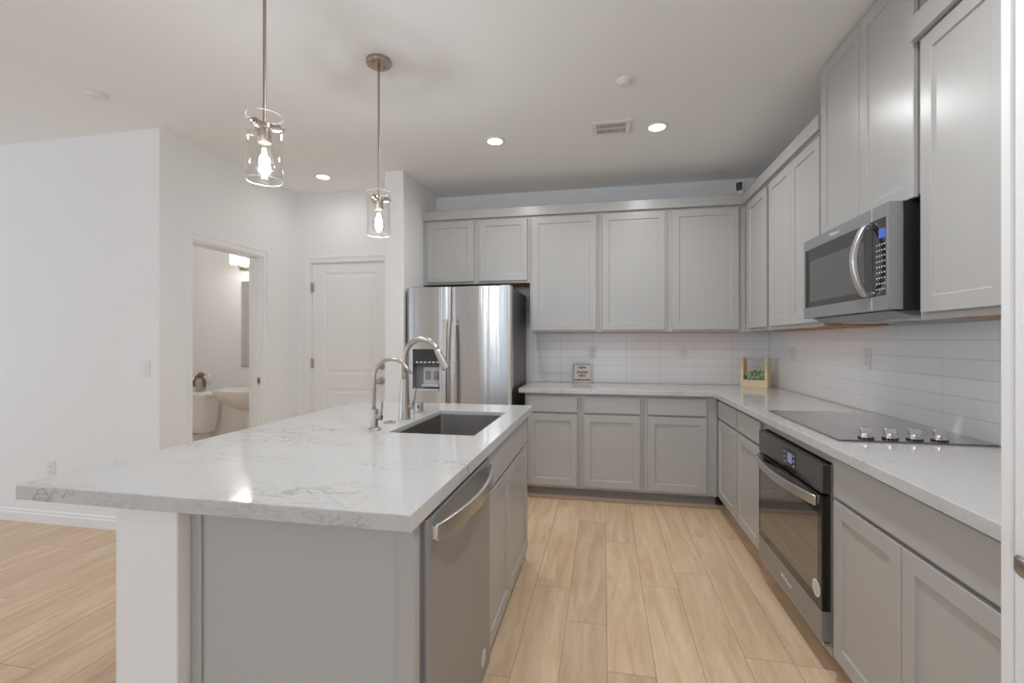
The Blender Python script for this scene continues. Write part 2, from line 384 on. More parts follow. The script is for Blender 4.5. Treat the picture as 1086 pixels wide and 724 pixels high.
# baseboards (profiled)
prof = [(0, 0), (.014, 0), (.014, .060), (.010, .066), (.010, .080), (.006, .088), (0, .088)]
def base(name, fn, t0, t1, label): struct(name, MB().prism(prof, fn, t0, t1), 'trim', label, 'baseboard')
base('baseboard_front', lambda a, b, t: (t, NL - a, b), XL, HL, 'white baseboard below the broad left wall')
base('baseboard_left', lambda a, b, t: (HL + a, t, b), BY1 + .06, WD, 'white baseboard past the bathroom doorway')
base('baseboard_hall', lambda a, b, t: (t, WD - a, b), HL, DX0 - .07, 'white baseboard beside the closed door')
base('baseboard_bath', lambda a, b, t: (t, WD - a, b), -5.08, HL - .12, 'white baseboard in the bathroom')

# casings and jambs
def casing(F, a0, a1, bt, wd=.062):
    mb = MB()
    for (p0, p1, q0, q1) in ((a0 - wd, a0, 0, bt + wd), (a1, a1 + wd, 0, bt + wd), (a0, a1, bt, bt + wd)):
        fbox(mb, F, p0, p1, q0, q1, 0, .012)
    o = .014   # raised outer band
    for (p0, p1, q0, q1) in ((a0 - wd, a0 - wd + .022, 0, bt + wd), (a1 + wd - .022, a1 + wd, 0, bt + wd), (a0 - wd + .022, a1 + wd - .022, bt + wd - .022, bt + wd)):
        fbox(mb, F, p0, p1, q0, q1, .012, .018)
    return mb
mb = casing(FI(HL), BY0, BY1, BZ)
mb.box(HL - .125, HL + .001, BY0 - .001, BY0 + .014, 0, BZ); mb.box(HL - .125, HL + .001, BY1 - .014, BY1 + .001, 0, BZ); mb.box(HL - .125, HL + .001, BY0, BY1, BZ - .014, BZ + .001)
mb.box(HL - .075, HL - .04, BY1 - .026, BY1 - .014, 0, BZ - .014)
t1 = struct('trim_1', mb, 'trim', 'white casing and jamb of the open bathroom doorway', 'door trim', .002)
mb = MB().box(HL - .036, HL - .012, BY1 - .0165, BY1 - .0135, .925, .985); finish('strike_plate', mb, 'nickel', t1)
mb = MB().box(HL - .030, HL - .020, BY1 - .0175, BY1 - .0155, .942, .968); finish('strike_hole', mb, 'dark', t1)
mb = casing(FB(WD), DX0 - .012, DX1 + .012, DZ + .012)
mb.box(DX0 - .012, DX0 - .003, WD - .001, WD + .12, 0, DZ + .012); mb.box(DX1 + .003, DX1 + .012, WD - .001, WD + .12, 0, DZ + .012); mb.box(DX0 - .012, DX1 + .012, WD - .001, WD + .12, DZ + .003, DZ + .012)
struct('trim_2', mb, 'trim', 'white casing around the closed panel door', 'door trim', .002)
mb = casing(FR(XN), .205, .985, 2.06, .062)
mb.box(XN - .001, XN + .12, 0.973, .9855, 0, 2.06).box(XN - .001, XN + .12, .204, .217, 0, 2.06).box(XN - .001, XN + .12, .205, .985, 2.046, 2.061)
struct('trim_3', mb, 'trim', 'white door casing at the right edge of the view', 'door trim', .002)

# two panel door
def panel_door(mb, F, a0, a1, b0, b1, T, panels):
    bm = mb.bm; fbox(mb, F, a0, a1, b0, b1, -T, -.006)
    As = [a0, panels[0][0], panels[0][1], a1]; Bs = [b0]; 
    for p in panels: Bs += [p[2], p[3]]
    Bs.append(b1)
    for i in range(3):
        for j in range(len(Bs) - 1):
            if i == 1 and j % 2 == 1:
                x0, x1, y0, y1 = As[1], As[2], Bs[j], Bs[j+1]
                rs = [(0, 0), (.012, -.007), (.030, -.007), (.045, -.001)]; R = []
                for ins, n in rs:
                    R.append([bm.verts.new(F(a, b, n)) for a, b in ((x0+ins,y0+ins),(x1-ins,y0+ins),(x1-ins,y1-ins),(x0+ins,y1-ins))])
                for r, s2 in zip(R, R[1:]):
                    for k in range(4): bm.faces.new([r[k], r[(k+1)%4], s2[(k+1)%4], s2[k]])
                bm.faces.new(R[-1])
            else:
                bm.faces.new([bm.verts.new(F(a, b, 0)) for a, b in ((As[i],Bs[j]),(As[i+1],Bs[j]),(As[i+1],Bs[j+1]),(As[i],Bs[j+1]))])
    for (p, q_, r, s2) in ((a0, a0, b0, b1), (a1, a1, b0, b1)):
        bm.faces.new([bm.verts.new(F(p, r, 0)), bm.verts.new(F(p, s2, 0)), bm.verts.new(F(p, s2, -.006)), bm.verts.new(F(p, r, -.006))])
    for z in (b0, b1):
        bm.faces.new([bm.verts.new(F(a0, z, 0)), bm.verts.new(F(a1, z, 0)), bm.verts.new(F(a1, z, -.006)), bm.verts.new(F(a0, z, -.006))])
    return mb
F = FB(WD + .006)
d1 = thing('door_1', 'closed white two panel door past the faucet', 'door', (DX0, WD, 0)); d1['kind'] = 'structure'
finish('door_leaf', panel_door(MB(), F, DX0, DX1, .008, DZ, .035, [(-2.676, -2.112, .25, .845), (-2.676, -2.112, .985, 1.968)]), 'trim', d1)
for z in (1.826, 1.088, .25):
    mb = MB().tube([(DX0 - .002, WD - .006, z - .045), (DX0 - .002, WD - .006, z + .045)], .007, 10).box(DX0 - .012, DX0 + .014, WD - .003, WD + .001, z - .045, z + .045)
    finish('hinge', mb, 'nickel', d1, smooth=30)
KX = -2.066
mb = MB().tube([(KX, WD + .008, 1.066), (KX, WD - .012, 1.066)], [.033, .030], 24).tube([(KX, WD - .010, 1.066), (KX, WD - .026, 1.066)], [.023, .021], 24).box(KX - .004, KX + .004, WD - .040, WD - .024, 1.048, 1.084)
finish('deadbolt', mb, 'nickel', d1, .0015, 40)
mb = MB().tube([(KX, WD + .008, .927), (KX, WD - .006, .927), (KX, WD - .010, .927)], [.034, .034, .028], 24).tube([(KX, WD - .008, .927), (KX, WD - .030, .927), (KX, WD - .036, .927), (KX, WD - .045, .927), (KX, WD - .060, .927), (KX, WD - .068, .927), (KX, WD - .070, .927)], [.013, .012, .018, .026, .028, .020, .010], 24)
finish('door_knob', mb, 'nickel', d1, 0, 50)

# near right pantry door with lever (latch side toward the kitchen)
F = FR(XN - .008)
d2 = thing('door_2', 'white door at the right edge with a nickel lever handle', 'door', (XN + .02, .22, 0)); d2['kind'] = 'structure'
finish('door_leaf', panel_door(MB(), F, .219, .971, .008, 2.044, .035, [(.345, .845, .25, .845), (.345, .845, .985, 1.955)]), 'trim', d2)
hy, hz, hx = .915, .925, XN - .008
mb = MB().tube([(hx + .004, hy, hz), (hx - .008, hy, hz), (hx - .012, hy, hz)], [.033, .033, .027], 24).tube([(hx - .01, hy, hz), (hx - .066, hy, hz)], .0125, 16)
finish('lever_rose', mb, 'nickel', d2, 0, 40)
pts = [(hx - .062, hy + .020, hz), (hx - .068, hy + .004, hz), (hx - .070, hy - .03, hz + .001), (hx - .068, hy - .075, hz - .001), (hx - .064, hy - .118, hz - .006)]
sec = [(-.008, -.017), (.005, -.017), (.008, -.010), (.008, .010), (.005, .015), (-.008, .015)]
finish('lever_handle', MB().sweep(pts, sec, (0, 0, 1)), 'nickel', d2, .0025, 40)

# ------------------------------------------------------------------ tile backsplash
bk = finish('tile_backsplash', MB().box(-.66, WR - .009, WB - .008, WB - .0006, .9145, 1.379), 'tile_back', None)
tag(bk, 'stacked white tile backsplash on the back wall behind the sign and planter', 'backsplash')
rt = finish('tile_backsplash', MB().box(WR - .008, WR - .0006, 1.074, WB - .0085, .9145, 1.379), 'tile_right', None)
tag(rt, 'stacked white tile backsplash on the right wall behind the cooktop', 'backsplash')

# ------------------------------------------------------------------ base cabinets
CF_B, CF_R = 3.82, .875        # face frame planes (back run, right run)
def base_cabinet(label, F, a0, a1, depth, drawer, doors, group, zt=.874, fp=None, kick=True, dz=(.722, .850), bz=(.122, .706)):
    p = F((a0 + a1)/2, 0, -depth/2)
    t = thing('base_cabinet', label, 'cabinet', (p[0], p[1], 0), group)
    mb = MB(); fbox(mb, F, a0 + .001, a1 - .001, .10, zt, -depth, 0); finish('cabinet_body', mb, 'cab', t)
    if kick:
        mb = MB(); fbox(mb, F, a0 + .001, a1 - .001, 0, .10, -depth, -.062); finish('toe_kick', mb, 'kick', t)
    if drawer:
        mb = MB(); fbox(mb, F, drawer[0], drawer[1], dz[0], dz[1], .004, .02); finish('drawer', mb, 'cab', t, .0022)
    for d in doors:
        mb = MB(); shaker(mb, F, d[0], d[1], bz[0], bz[1]); finish('door', mb, 'cab', t, .0018)
    return t
F = FB(CF_B); dep = WB - CF_B - .004; G = 'grey base cabinets under the back counter'
base_cabinet('grey base cabinet with one drawer beside the refrigerator', F, -.641, -.183, dep, (-.614, -.209), [(-.614, -.209)], G)
base_cabinet('grey base cabinet with one drawer, middle of the back run', F, -.183, .3135, dep, (-.157, .286), [(-.157, .286)], G)
base_cabinet('grey base cabinet with one drawer at the inner corner of the back run', F, .3135, .862, dep, (.341, .782), [(.341, .782)], G)
F = FR(CF_R); dep = WR - CF_R - .004; G = 'grey base cabinets under the right counter'
base_cabinet('narrow grey base cabinet, second from the oven toward the corner', F, 3.268, 3.815, dep, (3.282, 3.772), [(3.282, 3.772)], G)
base_cabinet('grey base cabinet immediately left of the oven', F, 2.800, 3.268, dep, (2.812, 3.256), [(2.812, 3.256)], G)
base_cabinet('wide grey base cabinet right of the oven with two doors', F, 1.076, 1.985, dep, (1.10, 1.962), [(1.555, 1.962), (1.10, 1.551)], G, dz=(.716, .858), bz=(.108, .700))
# oven housing cabinet
t = thing('oven_cabinet', 'grey cabinet frame holding the built in oven', 'cabinet', (1.1, 2.39, 0), G)
mb = MB(); fbox(mb, F, 2.764, 2.798, .10, .874, -dep, 0); fbox(mb, F, 1.987, 2.016, .10, .874, -dep, 0)
fbox(mb, F, 2.016, 2.764, .826, .874, -dep, 0); fbox(mb, F, 2.016, 2.764, .07, .10, -dep, 0); fbox(mb, F, 1.987, 2.798, .10, .874, -dep, -dep + .02)
finish('cabinet_body', mb, 'cab', t)
mb = MB(); fbox(mb, F, 1.987, 2.798, 0, .07, -dep, -.062); finish('toe_kick', mb, 'kick', t)
# corner filler + shoe mouldings
mb = MB().box(.8625, .874, 3.80, CF_B, .10, .874); 
tag(finish('shoe_molding', MB().prism([(0, 0), (.016, 0), (.014, .010), (.008, .017), (0, .019)], lambda a, b, t: (t, CF_B + .062 - a, b), -.64, .935), 'shoe'), 'pale wood shoe moulding along the toe kick of the back cabinets', 'moulding')
tag(finish('shoe_molding', MB().prism([(0, 0), (.016, 0), (.014, .010), (.008, .017), (0, .019)], lambda a, b, t: (CF_R + .062 - a, t, b), 1.076, 3.86), 'shoe'), 'pale wood shoe moulding along the toe kick under the oven side', 'moulding')
mb.bm.free()

# L countertop with a mitred inner corner
NB, NR = 3.782, .823           # nosing lines
poly = [(-.69, NB), (NR, NB), (NR, 1.075), (WR - .009, 1.075), (WR - .009, WB - .009), (-.69, WB - .009)]
ct = finish('countertop', MB().prism(poly, lambda a, b, z: (a, b, z), .876, .914), 'quartz', None, .003)
tag(ct, 'white veined quartz L shaped countertop along the back and right walls', 'countertop')

# ------------------------------------------------------------------ upper cabinets
UY, UX = 4.09, 1.14
def upper(label, F, a0, a1, z0, z1, depth, doors, dz, group, name='wall_cabinet'):
    p = F((a0 + a1)/2, z0, -depth/2)
    t = thing(name, label, 'cabinet', p, group)
    mb = MB(); fbox(mb, F, a0 + .001, a1 - .001, z0 + .012, z1, -depth, 0); fbox(mb, F, a0 + .001, a1 - .001, z0, z0 + .012, -.018, 0); finish('cabinet_body', mb, 'cab', t)
    mb = MB(); fbox(mb, F, a0 + .002, a1 - .002, z0 + .004, z0 + .0125, -depth, -.018); finish('bottom_panel', mb, 'rawwood', t)['label'] = 'unpainted wood underside'
    for d in doors:
        mb = MB(); shaker(mb, F, d[0], d[1], dz[0], dz[1]); finish('door', mb, 'cab', t, .0018)
    return t
F = FB(UY); dep = WB - UY - .003; G = 'grey wall cabinets on the back wall'
upper('grey two door wall cabinet above the refrigerator', F, -1.648, -.643, 1.825, 2.42, dep, [(-1.607, -1.159), (-1.107, -.666)], (1.846, 2.398), G)
upper('tall grey single door wall cabinet nearest the refrigerator, above the sign', F, -.643, -.036, 1.38, 2.42, dep, [(-.621, -.061)], (1.398, 2.398), G)
upper('tall grey single door wall cabinet, middle of the three above the back counter', F, -.036, .536, 1.38, 2.42, dep, [(-.011, .508)], (1.398, 2.398), G)
upper('tall grey single door wall cabinet next to the inner corner above the planter', F, .536, 1.138, 1.38, 2.42, dep, [(.564, 1.085)], (1.398, 2.398), G)
F = FR(UX); dep = WR - UX - .003; G = 'grey wall cabinets on the right wall'
upper('narrow grey wall cabinet on the right wall at the inner corner', F, 3.52, 4.088, 1.38, 2.42, dep, [(3.552, 3.975)], (1.404, 2.394), G)
upper('grey two door wall cabinet between the corner and the microwave', F, 2.712, 3.52, 1.38, 2.42, dep, [(3.112, 3.490), (2.727, 3.108)], (1.404, 2.394), G)
upper('grey two door cabinet above the microwave reaching the ceiling', F, 1.957, 2.710, 1.842, CEIL - .001, dep, [(2.335, 2.706), (1.962, 2.331)], (1.832, 2.722), G)
upper('grey wall cabinet right of the microwave beside the white wall end', F, 1.076, 1.955, 1.38, 2.40, dep, [(1.555, 1.925), (1.10, 1.551)], (1.404, 2.386), G)
# crown boards
cb = MB().box(-1.649, 1.108, 4.062, 4.084, 2.418, 2.498).box(-1.649, -1.63, 4.084, WB - .003, 2.421, 2.498)
cb.box(1.108, 1.131, 2.713, 4.084, 2.418, 2.498)
tag(finish('crown_board', cb, 'cab', None, .002), 'flat grey crown board running along the tops of the back and corner wall cabinets', 'moulding')
cb = MB().box(1.098, 1.131, 1.076, 1.948, 2.392, 2.478)
tag(finish('crown_board', cb, 'cab', None, .002), 'flat grey crown board on the cabinet right of the microwave', 'moulding')

# ------------------------------------------------------------------ island
IX0, IX1, IY0, IY1 = -1.556, -.42, .968, 2.772
SX0, SX1, SY0, SY1 = -.90, -.52, 1.838, 2.475    # sink cut-out
CUT0, CUT1 = .874, .914
def slab_with_hole():
    bm = bmesh.new(); out = []
    for z in (CUT0, CUT1):
        o = [bm.verts.new((x, y, z)) for x, y in ((IX0,IY0),(IX1,IY0),(IX1,IY1),(IX0,IY1))]
        i = [bm.verts.new((x, y, z)) for x, y in ((SX0,SY0),(SX1,SY0),(SX1,SY1),(SX0,SY1))]
        for k in range(4): bm.faces.new([o[k], o[(k+1)%4], i[(k+1)%4], i[k]])
        out.append((o, i))
    for k in range(4):
        j = (k+1) % 4
        bm.faces.new([out[0][0][k], out[0][0][j], out[1][0][j], out[1][0][k]]); bm.faces.new([out[0][1][k], out[0][1][j], out[1][1][j], out[1][1][k]])
    mb = MB(); mb.bm.free(); mb.bm = bm; return mb
tag(finish('island_countertop', slab_with_hole(), 'quartz', None, .003), 'large white veined quartz island countertop with the sink cut into it', 'countertop')
struct('wall_island', MB().box(-1.265, -1.072, 1.0, 2.74, 0, CUT0), 'wall', 'white textured half wall carrying the island countertop', 'wall', .004)
# end panel with scribe moulding
t = thing('island_end_panel', 'grey end panel of the island facing the viewer', 'panel', (-.75, 1.05, 0))
finish('panel', MB().box(-1.018, -.480, 1.034, 1.052, 0, CUT0), 'panel', t, .001)
finish('corner_stile', MB().box(-.482, -.437, 1.026, 1.062, 0, CUT0), 'cab', t, .002)
finish('scribe_molding', MB().box(-1.0695, -1.042, 1.040, 1.052, 0, CUT0).box(-1.042, -1.030, 1.030, 1.052, 0, CUT0).box(-1.030, -1.018, 1.036, 1.052, 0, CUT0), 'cab', t, .002)
# sink base cabinet
FXI = -.457
F = FI(FXI)
t = thing('sink_cabinet', 'grey two door sink cabinet on the aisle side of the island', 'cabinet', (-.76, 2.23, 0))
mb = MB(); fbox(mb, F, 1.716, 1.736, .10, CUT0, -.55, 0); fbox(mb, F, 2.722, 2.742, .0, CUT0, -.55, 0); fbox(mb, F, 1.736, 2.722, .10, .12, -.55, 0)
fbox(mb, F, 1.736, 1.80, .12, CUT0, -.018, 0); fbox(mb, F, 2.66, 2.722, .12, CUT0, -.018, 0); fbox(mb, F, 1.80, 2.66, .845, CUT0, -.018, 0); fbox(mb, F, 1.80, 2.66, .685, .725, -.018, 0); fbox(mb, F, 2.14, 2.19, .12, .685, -.018, 0)
fbox(mb, F, 1.736, 2.722, .12, CUT0, -.55, -.535)
finish('cabinet_body', mb, 'cab', t)
mb = MB(); fbox(mb, F, 1.716, 2.722, 0, .10, -.55, -.062); finish('toe_kick', mb, 'kick', t)
mb = MB(); fbox(mb, F, 1.742, 2.690,   .716, .858, .004, .02); finish('false_drawer_front', mb, 'cab', t, .0022)
for a, b in ((1.742, 2.166), (2.170, 2.690)):
    mb = MB(); shaker(mb, F, a, b, .086, .700); finish('door', mb, 'cab', t, .0018)
struct('trim_4', MB().box(-1.0715, FXI - .56, 1.054, 2.742, 0, CUT0), 'cab', 'grey back board inside the island', 'panel')

# dishwasher
t = thing('dishwasher', 'stainless dishwasher with a bowed bar handle at the end of the island', 'dishwasher', (-.7, 1.385, 0))
finish('tub_body', MB().box(-.98, -.466, 1.075, 1.700, .09, .868), 'grey_plastic', t)
finish('door_edge', MB().box(-.466, -.437, 1.070, 1.703, .095, .866), 'grey_plastic', t, .002)
bx = -.437
mb = MB().prism([(bx, 1.074), (bx, 1.700), (bx + .012, 1.700), (bx + .018, 1.692), (bx + .018, 1.084), (bx + .012, 1.074)], lambda a, b, z: (a, b, z), .098, .862)
finish('door', mb, 'steel_dw', t, .0015)
mb = MB().box(-.54, -.48, 1.075, 1.700, 0, .09); finish('toe_kick', mb, 'black', t)
dh = []
for i in range(25):
    u = i / 24; y = 1.096 + .585 * u; dh.append((bx + .026 + .043 * math.sin(PI * u) ** .8, y, .823))
finish('handle', MB().sweep(dh, [(-.006, -.021), (.006, -.021), (.006, .021), (-.006, .021)], (0, 0, 1)), 'steel_h', t, .003, 30)
for y in (1.094, 1.662): finish('handle_mount', MB().box(bx + .016, bx + .030, y, y + .022, .806, .840), 'steel_h', t, .002)
mb = MB(); mb.tube([(bx + .0178, 1.60, .175), (bx + .0186, 1.60, .175)], .028, 28); finish('round_sticker', mb, 'white_plastic', t)
mb = MB(); mb.tube([(bx + .0184, 1.60, .175), (bx + .0188, 1.60, .175)], .022, 28); finish('sticker_print', mb, 'lt_plastic', t)

# sink: undermount single bowl with rounded corners
def rrect(x0, x1, y0, y1, r, z, seg=5):
    P = []
    for cx_, cy_, a0 in ((x1-r, y1-r, 0), (x0+r, y1-r, PI/2), (x0+r, y0+r, PI), (x1-r, y0+r, 3*PI/2)):
        for k in range(seg + 1):
            a = a0 + PI/2 * k/seg; P.append((cx_ + r*math.cos(a), cy_ + r*math.sin(a), z))
    return P
t = thing('kitchen_sink', 'stainless single bowl sink set under the island countertop', 'sink', (-.71, 2.156, .64))
mb = MB().loft([rrect(SX0+.0005, SX1-.0005, SY0+.0005, SY1-.0005, .006, .896), rrect(SX0+.005, SX1-.005, SY0+.005, SY1-.005, .014, .894), rrect(SX0+.005, SX1-.005, SY0+.005, SY1-.005, .016, .70),
               rrect(SX0+.01, SX1-.01, SY0+.01, SY1-.01, .03, .665), rrect(SX0+.03, SX1-.03, SY0+.03, SY1-.03, .04, .655)], cap=False)
mb.bm.faces.new([mb.bm.verts.new(p) for p in rrect(SX0+.03, SX1-.03, SY0+.03, SY1-.03, .04, .655)])
finish('sink_bowl', mb, 'sinksteel', t, 0, 50)
mb = MB().lathe(-.71, 2.156, [(.055, .6552), (.053, .659), (.040, .6575), (.034, .655)], 28); finish('drain', mb, 'nickel', t, 0, 40)

# pull-down faucet
FX, FY, ZC = -.974, 2.169, .914
t = thing('faucet', 'tall brushed nickel pull down gooseneck faucet at the sink', 'faucet', (FX, FY, ZC))
mb = MB().lathe(FX, FY, [(.031, ZC), (.031, ZC + .006), (.0295, ZC + .010), (.025, ZC + .10), (.0185, ZC + .195), (.0175, ZC + .2)], 32); finish('base_body', mb, 'nickel', t, 0, 40)
arc = [(FX, FY, ZC + .19), (FX, FY, 1.20)]
cxr, czr, R_ = FX + .090, 1.215, .090
for i in range(0, 17):
    a = PI - (PI * .86) * i / 16; arc.append((cxr + R_ * math.cos(a), FY, czr + R_ * math.sin(a) * 1.06))
e = Vector(arc[-1]); dirv = (Vector(arc[-1]) - Vector(arc[-2])).normalized()
finish('gooseneck', MB().tube(arc, .0145, 18), 'nickel', t, 0, 'all')
hp = [e - dirv * .004, e + dirv * .004, e + dirv * .010, e + dirv * .085, e + dirv * .100, e + dirv * .104]
sh = finish('spray_head', MB().tube(hp, [.0145, .0165, .0165, .0225, .0225, .019], 20), 'nickel', t, 0, 40)
p = e + dirv * .055 + Vector((-.019, 0, .008)); finish('spray_button', MB().tube([p - dirv*.014, p + dirv*.014], .006, 10), 'grey_plastic', sh, 0, 40)
mb = MB().tube([(FX + .018, FY, ZC + .062), (FX + .046, FY, ZC + .062)], .0125, 18).tube([(FX + .038, FY, ZC + .064), (FX + .05, FY, ZC + .10), (FX + .058, FY, ZC + .155)], [.0075, .0065, .0055], 12)
finish('side_lever', mb, 'nickel', t, 0, 40)

# filtered water tap
TX, TY = -.985, 1.876
t = thing('water_tap', 'slim brushed nickel filtered water tap beside the faucet', 'faucet', (TX, TY, ZC))
mb = MB().lathe(TX, TY, [(.029, ZC), (.029, ZC + .004), (.025, ZC + .009), (.0165, ZC + .012), (.0165, ZC + .088), (.0155, ZC + .091), (.0085, ZC + .092)], 28); finish('base_body', mb, 'nickel', t, 0, 40)
arc = [(TX, TY, ZC + .085), (TX, TY, 1.135)]; R_ = .083
for i in range(0, 17):
    a = PI - (PI * .80) * i / 16; arc.append((TX + R_ + R_ * math.cos(a), TY, 1.140 + R_ * math.sin(a)))
v = (Vector(arc[-1]) - Vector(arc[-2])).normalized(); arc.append(tuple(Vector(arc[-1]) + v * .035))
finish('spout', MB().tube(arc, [.0078] * (len(arc) - 6) + [.0074, .0070, .0066, .0062, .0058, .0054], 14), 'nickel', t, 0, 'all')
mb = MB().tube([(TX + .012, TY, ZC + .055), (TX + .036, TY, ZC + .055)], .0125, 16).tube([(TX + .028, TY, ZC + .058), (TX + .032, TY, ZC + .085), (TX + .036, TY, ZC + .12)], [.007, .0062, .0055], 12)
finish('tap_lever', mb, 'nickel', t, 0, 40)
t = thing('counter_button', 'flat round nickel cap in the countertop between tap and faucet', 'button', (-.995, 2.047, ZC))
finish('flange', MB().lathe(-.995, 2.047, [(.029, ZC), (.029, ZC + .003), (.026, ZC + .006), (.017, ZC + .006)], 28), 'nickel', t, 0, 40)
finish('push_cap', MB().lathe(-.995, 2.047, [(.015, ZC + .004), (.015, ZC + .009), (.013, ZC + .010)], 24), 'nickel', t, 0, 40)
t = thing('air_gap', 'short nickel air gap cylinder behind the faucet', 'air gap', (-.985, 2.385, ZC))
finish('cap', MB().lathe(-.985, 2.385, [(.026, ZC), (.026, ZC + .004), (.021, ZC + .006), (.021, ZC + .050), (.019, ZC + .055), (.005, ZC + .056)], 28), 'nickel', t, 0, 40)
finish('vent_slot', MB().box(-.985 - .004, -.985 + .004, 2.385 - .0225, 2.385 - .018, ZC + .026, ZC + .042), 'dark', t)

# ------------------------------------------------------------------ refrigerator
RX0, RX1, RYF, RZT = -1.628, -.727, 3.655, 1.752
t = thing('refrigerator', 'stainless side by side refrigerator with ice and water dispenser', 'refrigerator', (-1.178, 4.0, 0))
finish('cabinet_body', MB().box(RX0 + .004, RX1 - .004, RYF + .095, WB - .03, .04, RZT - .012), 'fridgeside', t, .004)
finish('base_grille', MB().box(RX0 + .02, RX1 - .02, RYF + .11, RYF + .2, 0, .04), 'black', t)
for x in (RX1 - .10, RX0 + .02): finish('hinge_cover', MB().box(x, x + .08, RYF + .05, RYF + .14, RZT - .012, RZT + .012), 'grey_plastic', t, .003)
XS = -1.240                                       # split between the doors
def fr_door(x0, x1, z0, z1, hole=None):
    mb = MB(); bm = mb.bm
    n = 22; xs = [x0 + (x1 - x0) * i / n for i in range(n + 1)]
    if hole: xs = sorted([x for x in xs if min(abs(x - hole[0]), abs(x - hole[1])) > .008] + [hole[0], hole[1]])
    zs = [z0, z1] if not hole else [z0, hole[2], hole[3], z1]
    def yf(x):
        d = min(x - x0, x1 - x); e_ = 0.0
        if d < .012: e_ = .012 - math.sqrt(max(.012**2 - (.012 - d)**2, 0))
        c = (x - (x0 + x1)/2) / ((x1 - x0)/2)
        return RYF + .016 * c * c + e_ * .8
    V = {}
    for i, x in enumerate(xs):
        for j, z in enumerate(zs): V[i, j] = bm.verts.new((x, yf(x), z))
    for i in range(len(xs) - 1):
        for j in range(len(zs) - 1):
            if hole and hole[0] - 1e-6 <= xs[i] < hole[1] - 1e-6 and j == 1: continue
            bm.faces.new([V[i,j], V[i+1,j], V[i+1,j+1], V[i,j+1]])
    yb = RYF + .088
    L = [(xs[0]), (xs[-1])]
    for (i, x) in ((0, xs[0]), (len(xs) - 1, xs[-1])):
        b0 = bm.verts.new((x, yb, z0)); b1 = bm.verts.new((x, yb, z1)); bm.faces.new([V[i, j] for j in range(len(zs))] + [b1, b0])
    for j, z in ((0, z0), (len(zs) - 1, z1)):
        bm.faces.new([V[i, j] for i in range(len(xs))] + [bm.verts.new((x1, yb, z)), bm.verts.new((x0, yb, z))])
    bm.faces.new([bm.verts.new(p) for p in ((x0,yb,z0),(x1,yb,z0),(x1,yb,z1),(x0,yb,z1))])
    if hole:
        for (a, b, c, d) in ((hole[0], hole[0], hole[2], hole[3]), (hole[1], hole[1], hole[2], hole[3])):
            bm.faces.new([bm.verts.new((a, yf(a), c)), bm.verts.new((a, yf(a), d)), bm.verts.new((a, RYF + .02, d)), bm.verts.new((a, RYF + .02, c))])
    return mb
HO = (-1.572, -1.333, .892, 1.236)
ld = finish('freezer_door', fr_door(RX0, XS - .003, .075, RZT, HO), 'steel', t, 0, 35)
rd = finish('refrigerator_door', fr_door(XS + .003, RX1, .075, RZT), 'steel', t, 0, 35)
# dispenser recess
h0, h1, z0, z1 = HO; yb = RYF + .082; mb = MB(); zc_ = 1.108
mb.quad((h0, RYF+.006, z0), (h0, RYF+.006, zc_), (h0, yb, zc_), (h0, yb, z0)).quad((h1, RYF+.006, z0), (h1, RYF+.006, zc_), (h1, yb, zc_), (h1, yb, z0))
mb.quad((h0, yb, z0), (h1, yb, z0), (h1, yb, zc_), (h0, yb, zc_)).quad((h0, RYF+.006, zc_), (h1, RYF+.006, zc_), (h1, yb, zc_), (h0, yb, zc_)).quad((h0, RYF+.006, z0), (h1, RYF+.006, z0), (h1, yb, z0), (h0, yb, z0))
dr = finish('dispenser_recess', mb, 'grey_plastic', ld)
finish('dispenser_panel', MB().box(h0, h1, RYF + .004, RYF + .075, zc_ + .0, z1), 'bglass', ld, .001)
for i in range(6):
    x = h0 + .030 + i * .036; finish('dispenser_key', MB().box(x, x + .022, RYF + .0025, RYF + .005, zc_ + .012, zc_ + .026), 'lt_plastic', dr)
finish('paddle_frame', MB().box(h0 + .075, h1 - .012, RYF + .062, RYF + .072, z0 + .05, zc_ - .025).box(h0 + .075, h1 - .012, RYF + .02, RYF + .07, z0 + .03, z0 + .05), 'lt_plastic', dr, .002)
for x in (h0 + .096, h0 + .166): finish('paddle', MB().box(x, x + .042, RYF + .050, RYF + .064, z0 + .085, zc_ - .055), 'grey_plastic', dr, .003)
finish('drip_tray', MB().box(h0 + .004, h1 - .004, RYF - .006, RYF + .08, z0 - .004, z0 + .012), 'lt_plastic', ld, .003)
# bowed handles
for nm, par, x in (('door_handle', ld, XS - .038), ('door_handle', rd, XS + .038)):
    hp = []
    for i in range(21):
        u = i / 20; hp.append((x, RYF - .018 - .030 * math.sin(PI * u) ** .7, .50 + .98 * u))
    finish(nm, MB().sweep(hp, [(-.019, -.007), (.019, -.007), (.019, .007), (-.019, .007)], (0, -1, 0)), 'steel_h', par, .004, 30)
    for z in (1.43, .52): finish('handle_mount', MB().box(x - .014, x + .014, RYF - .02, RYF + .016, z, z + .03), 'steel_h', par, .002)
text('Whirlpool', .026, FB(RYF + .006), -.84, 1.673, .0, 'logo', rd, 'brand_lettering', .001)

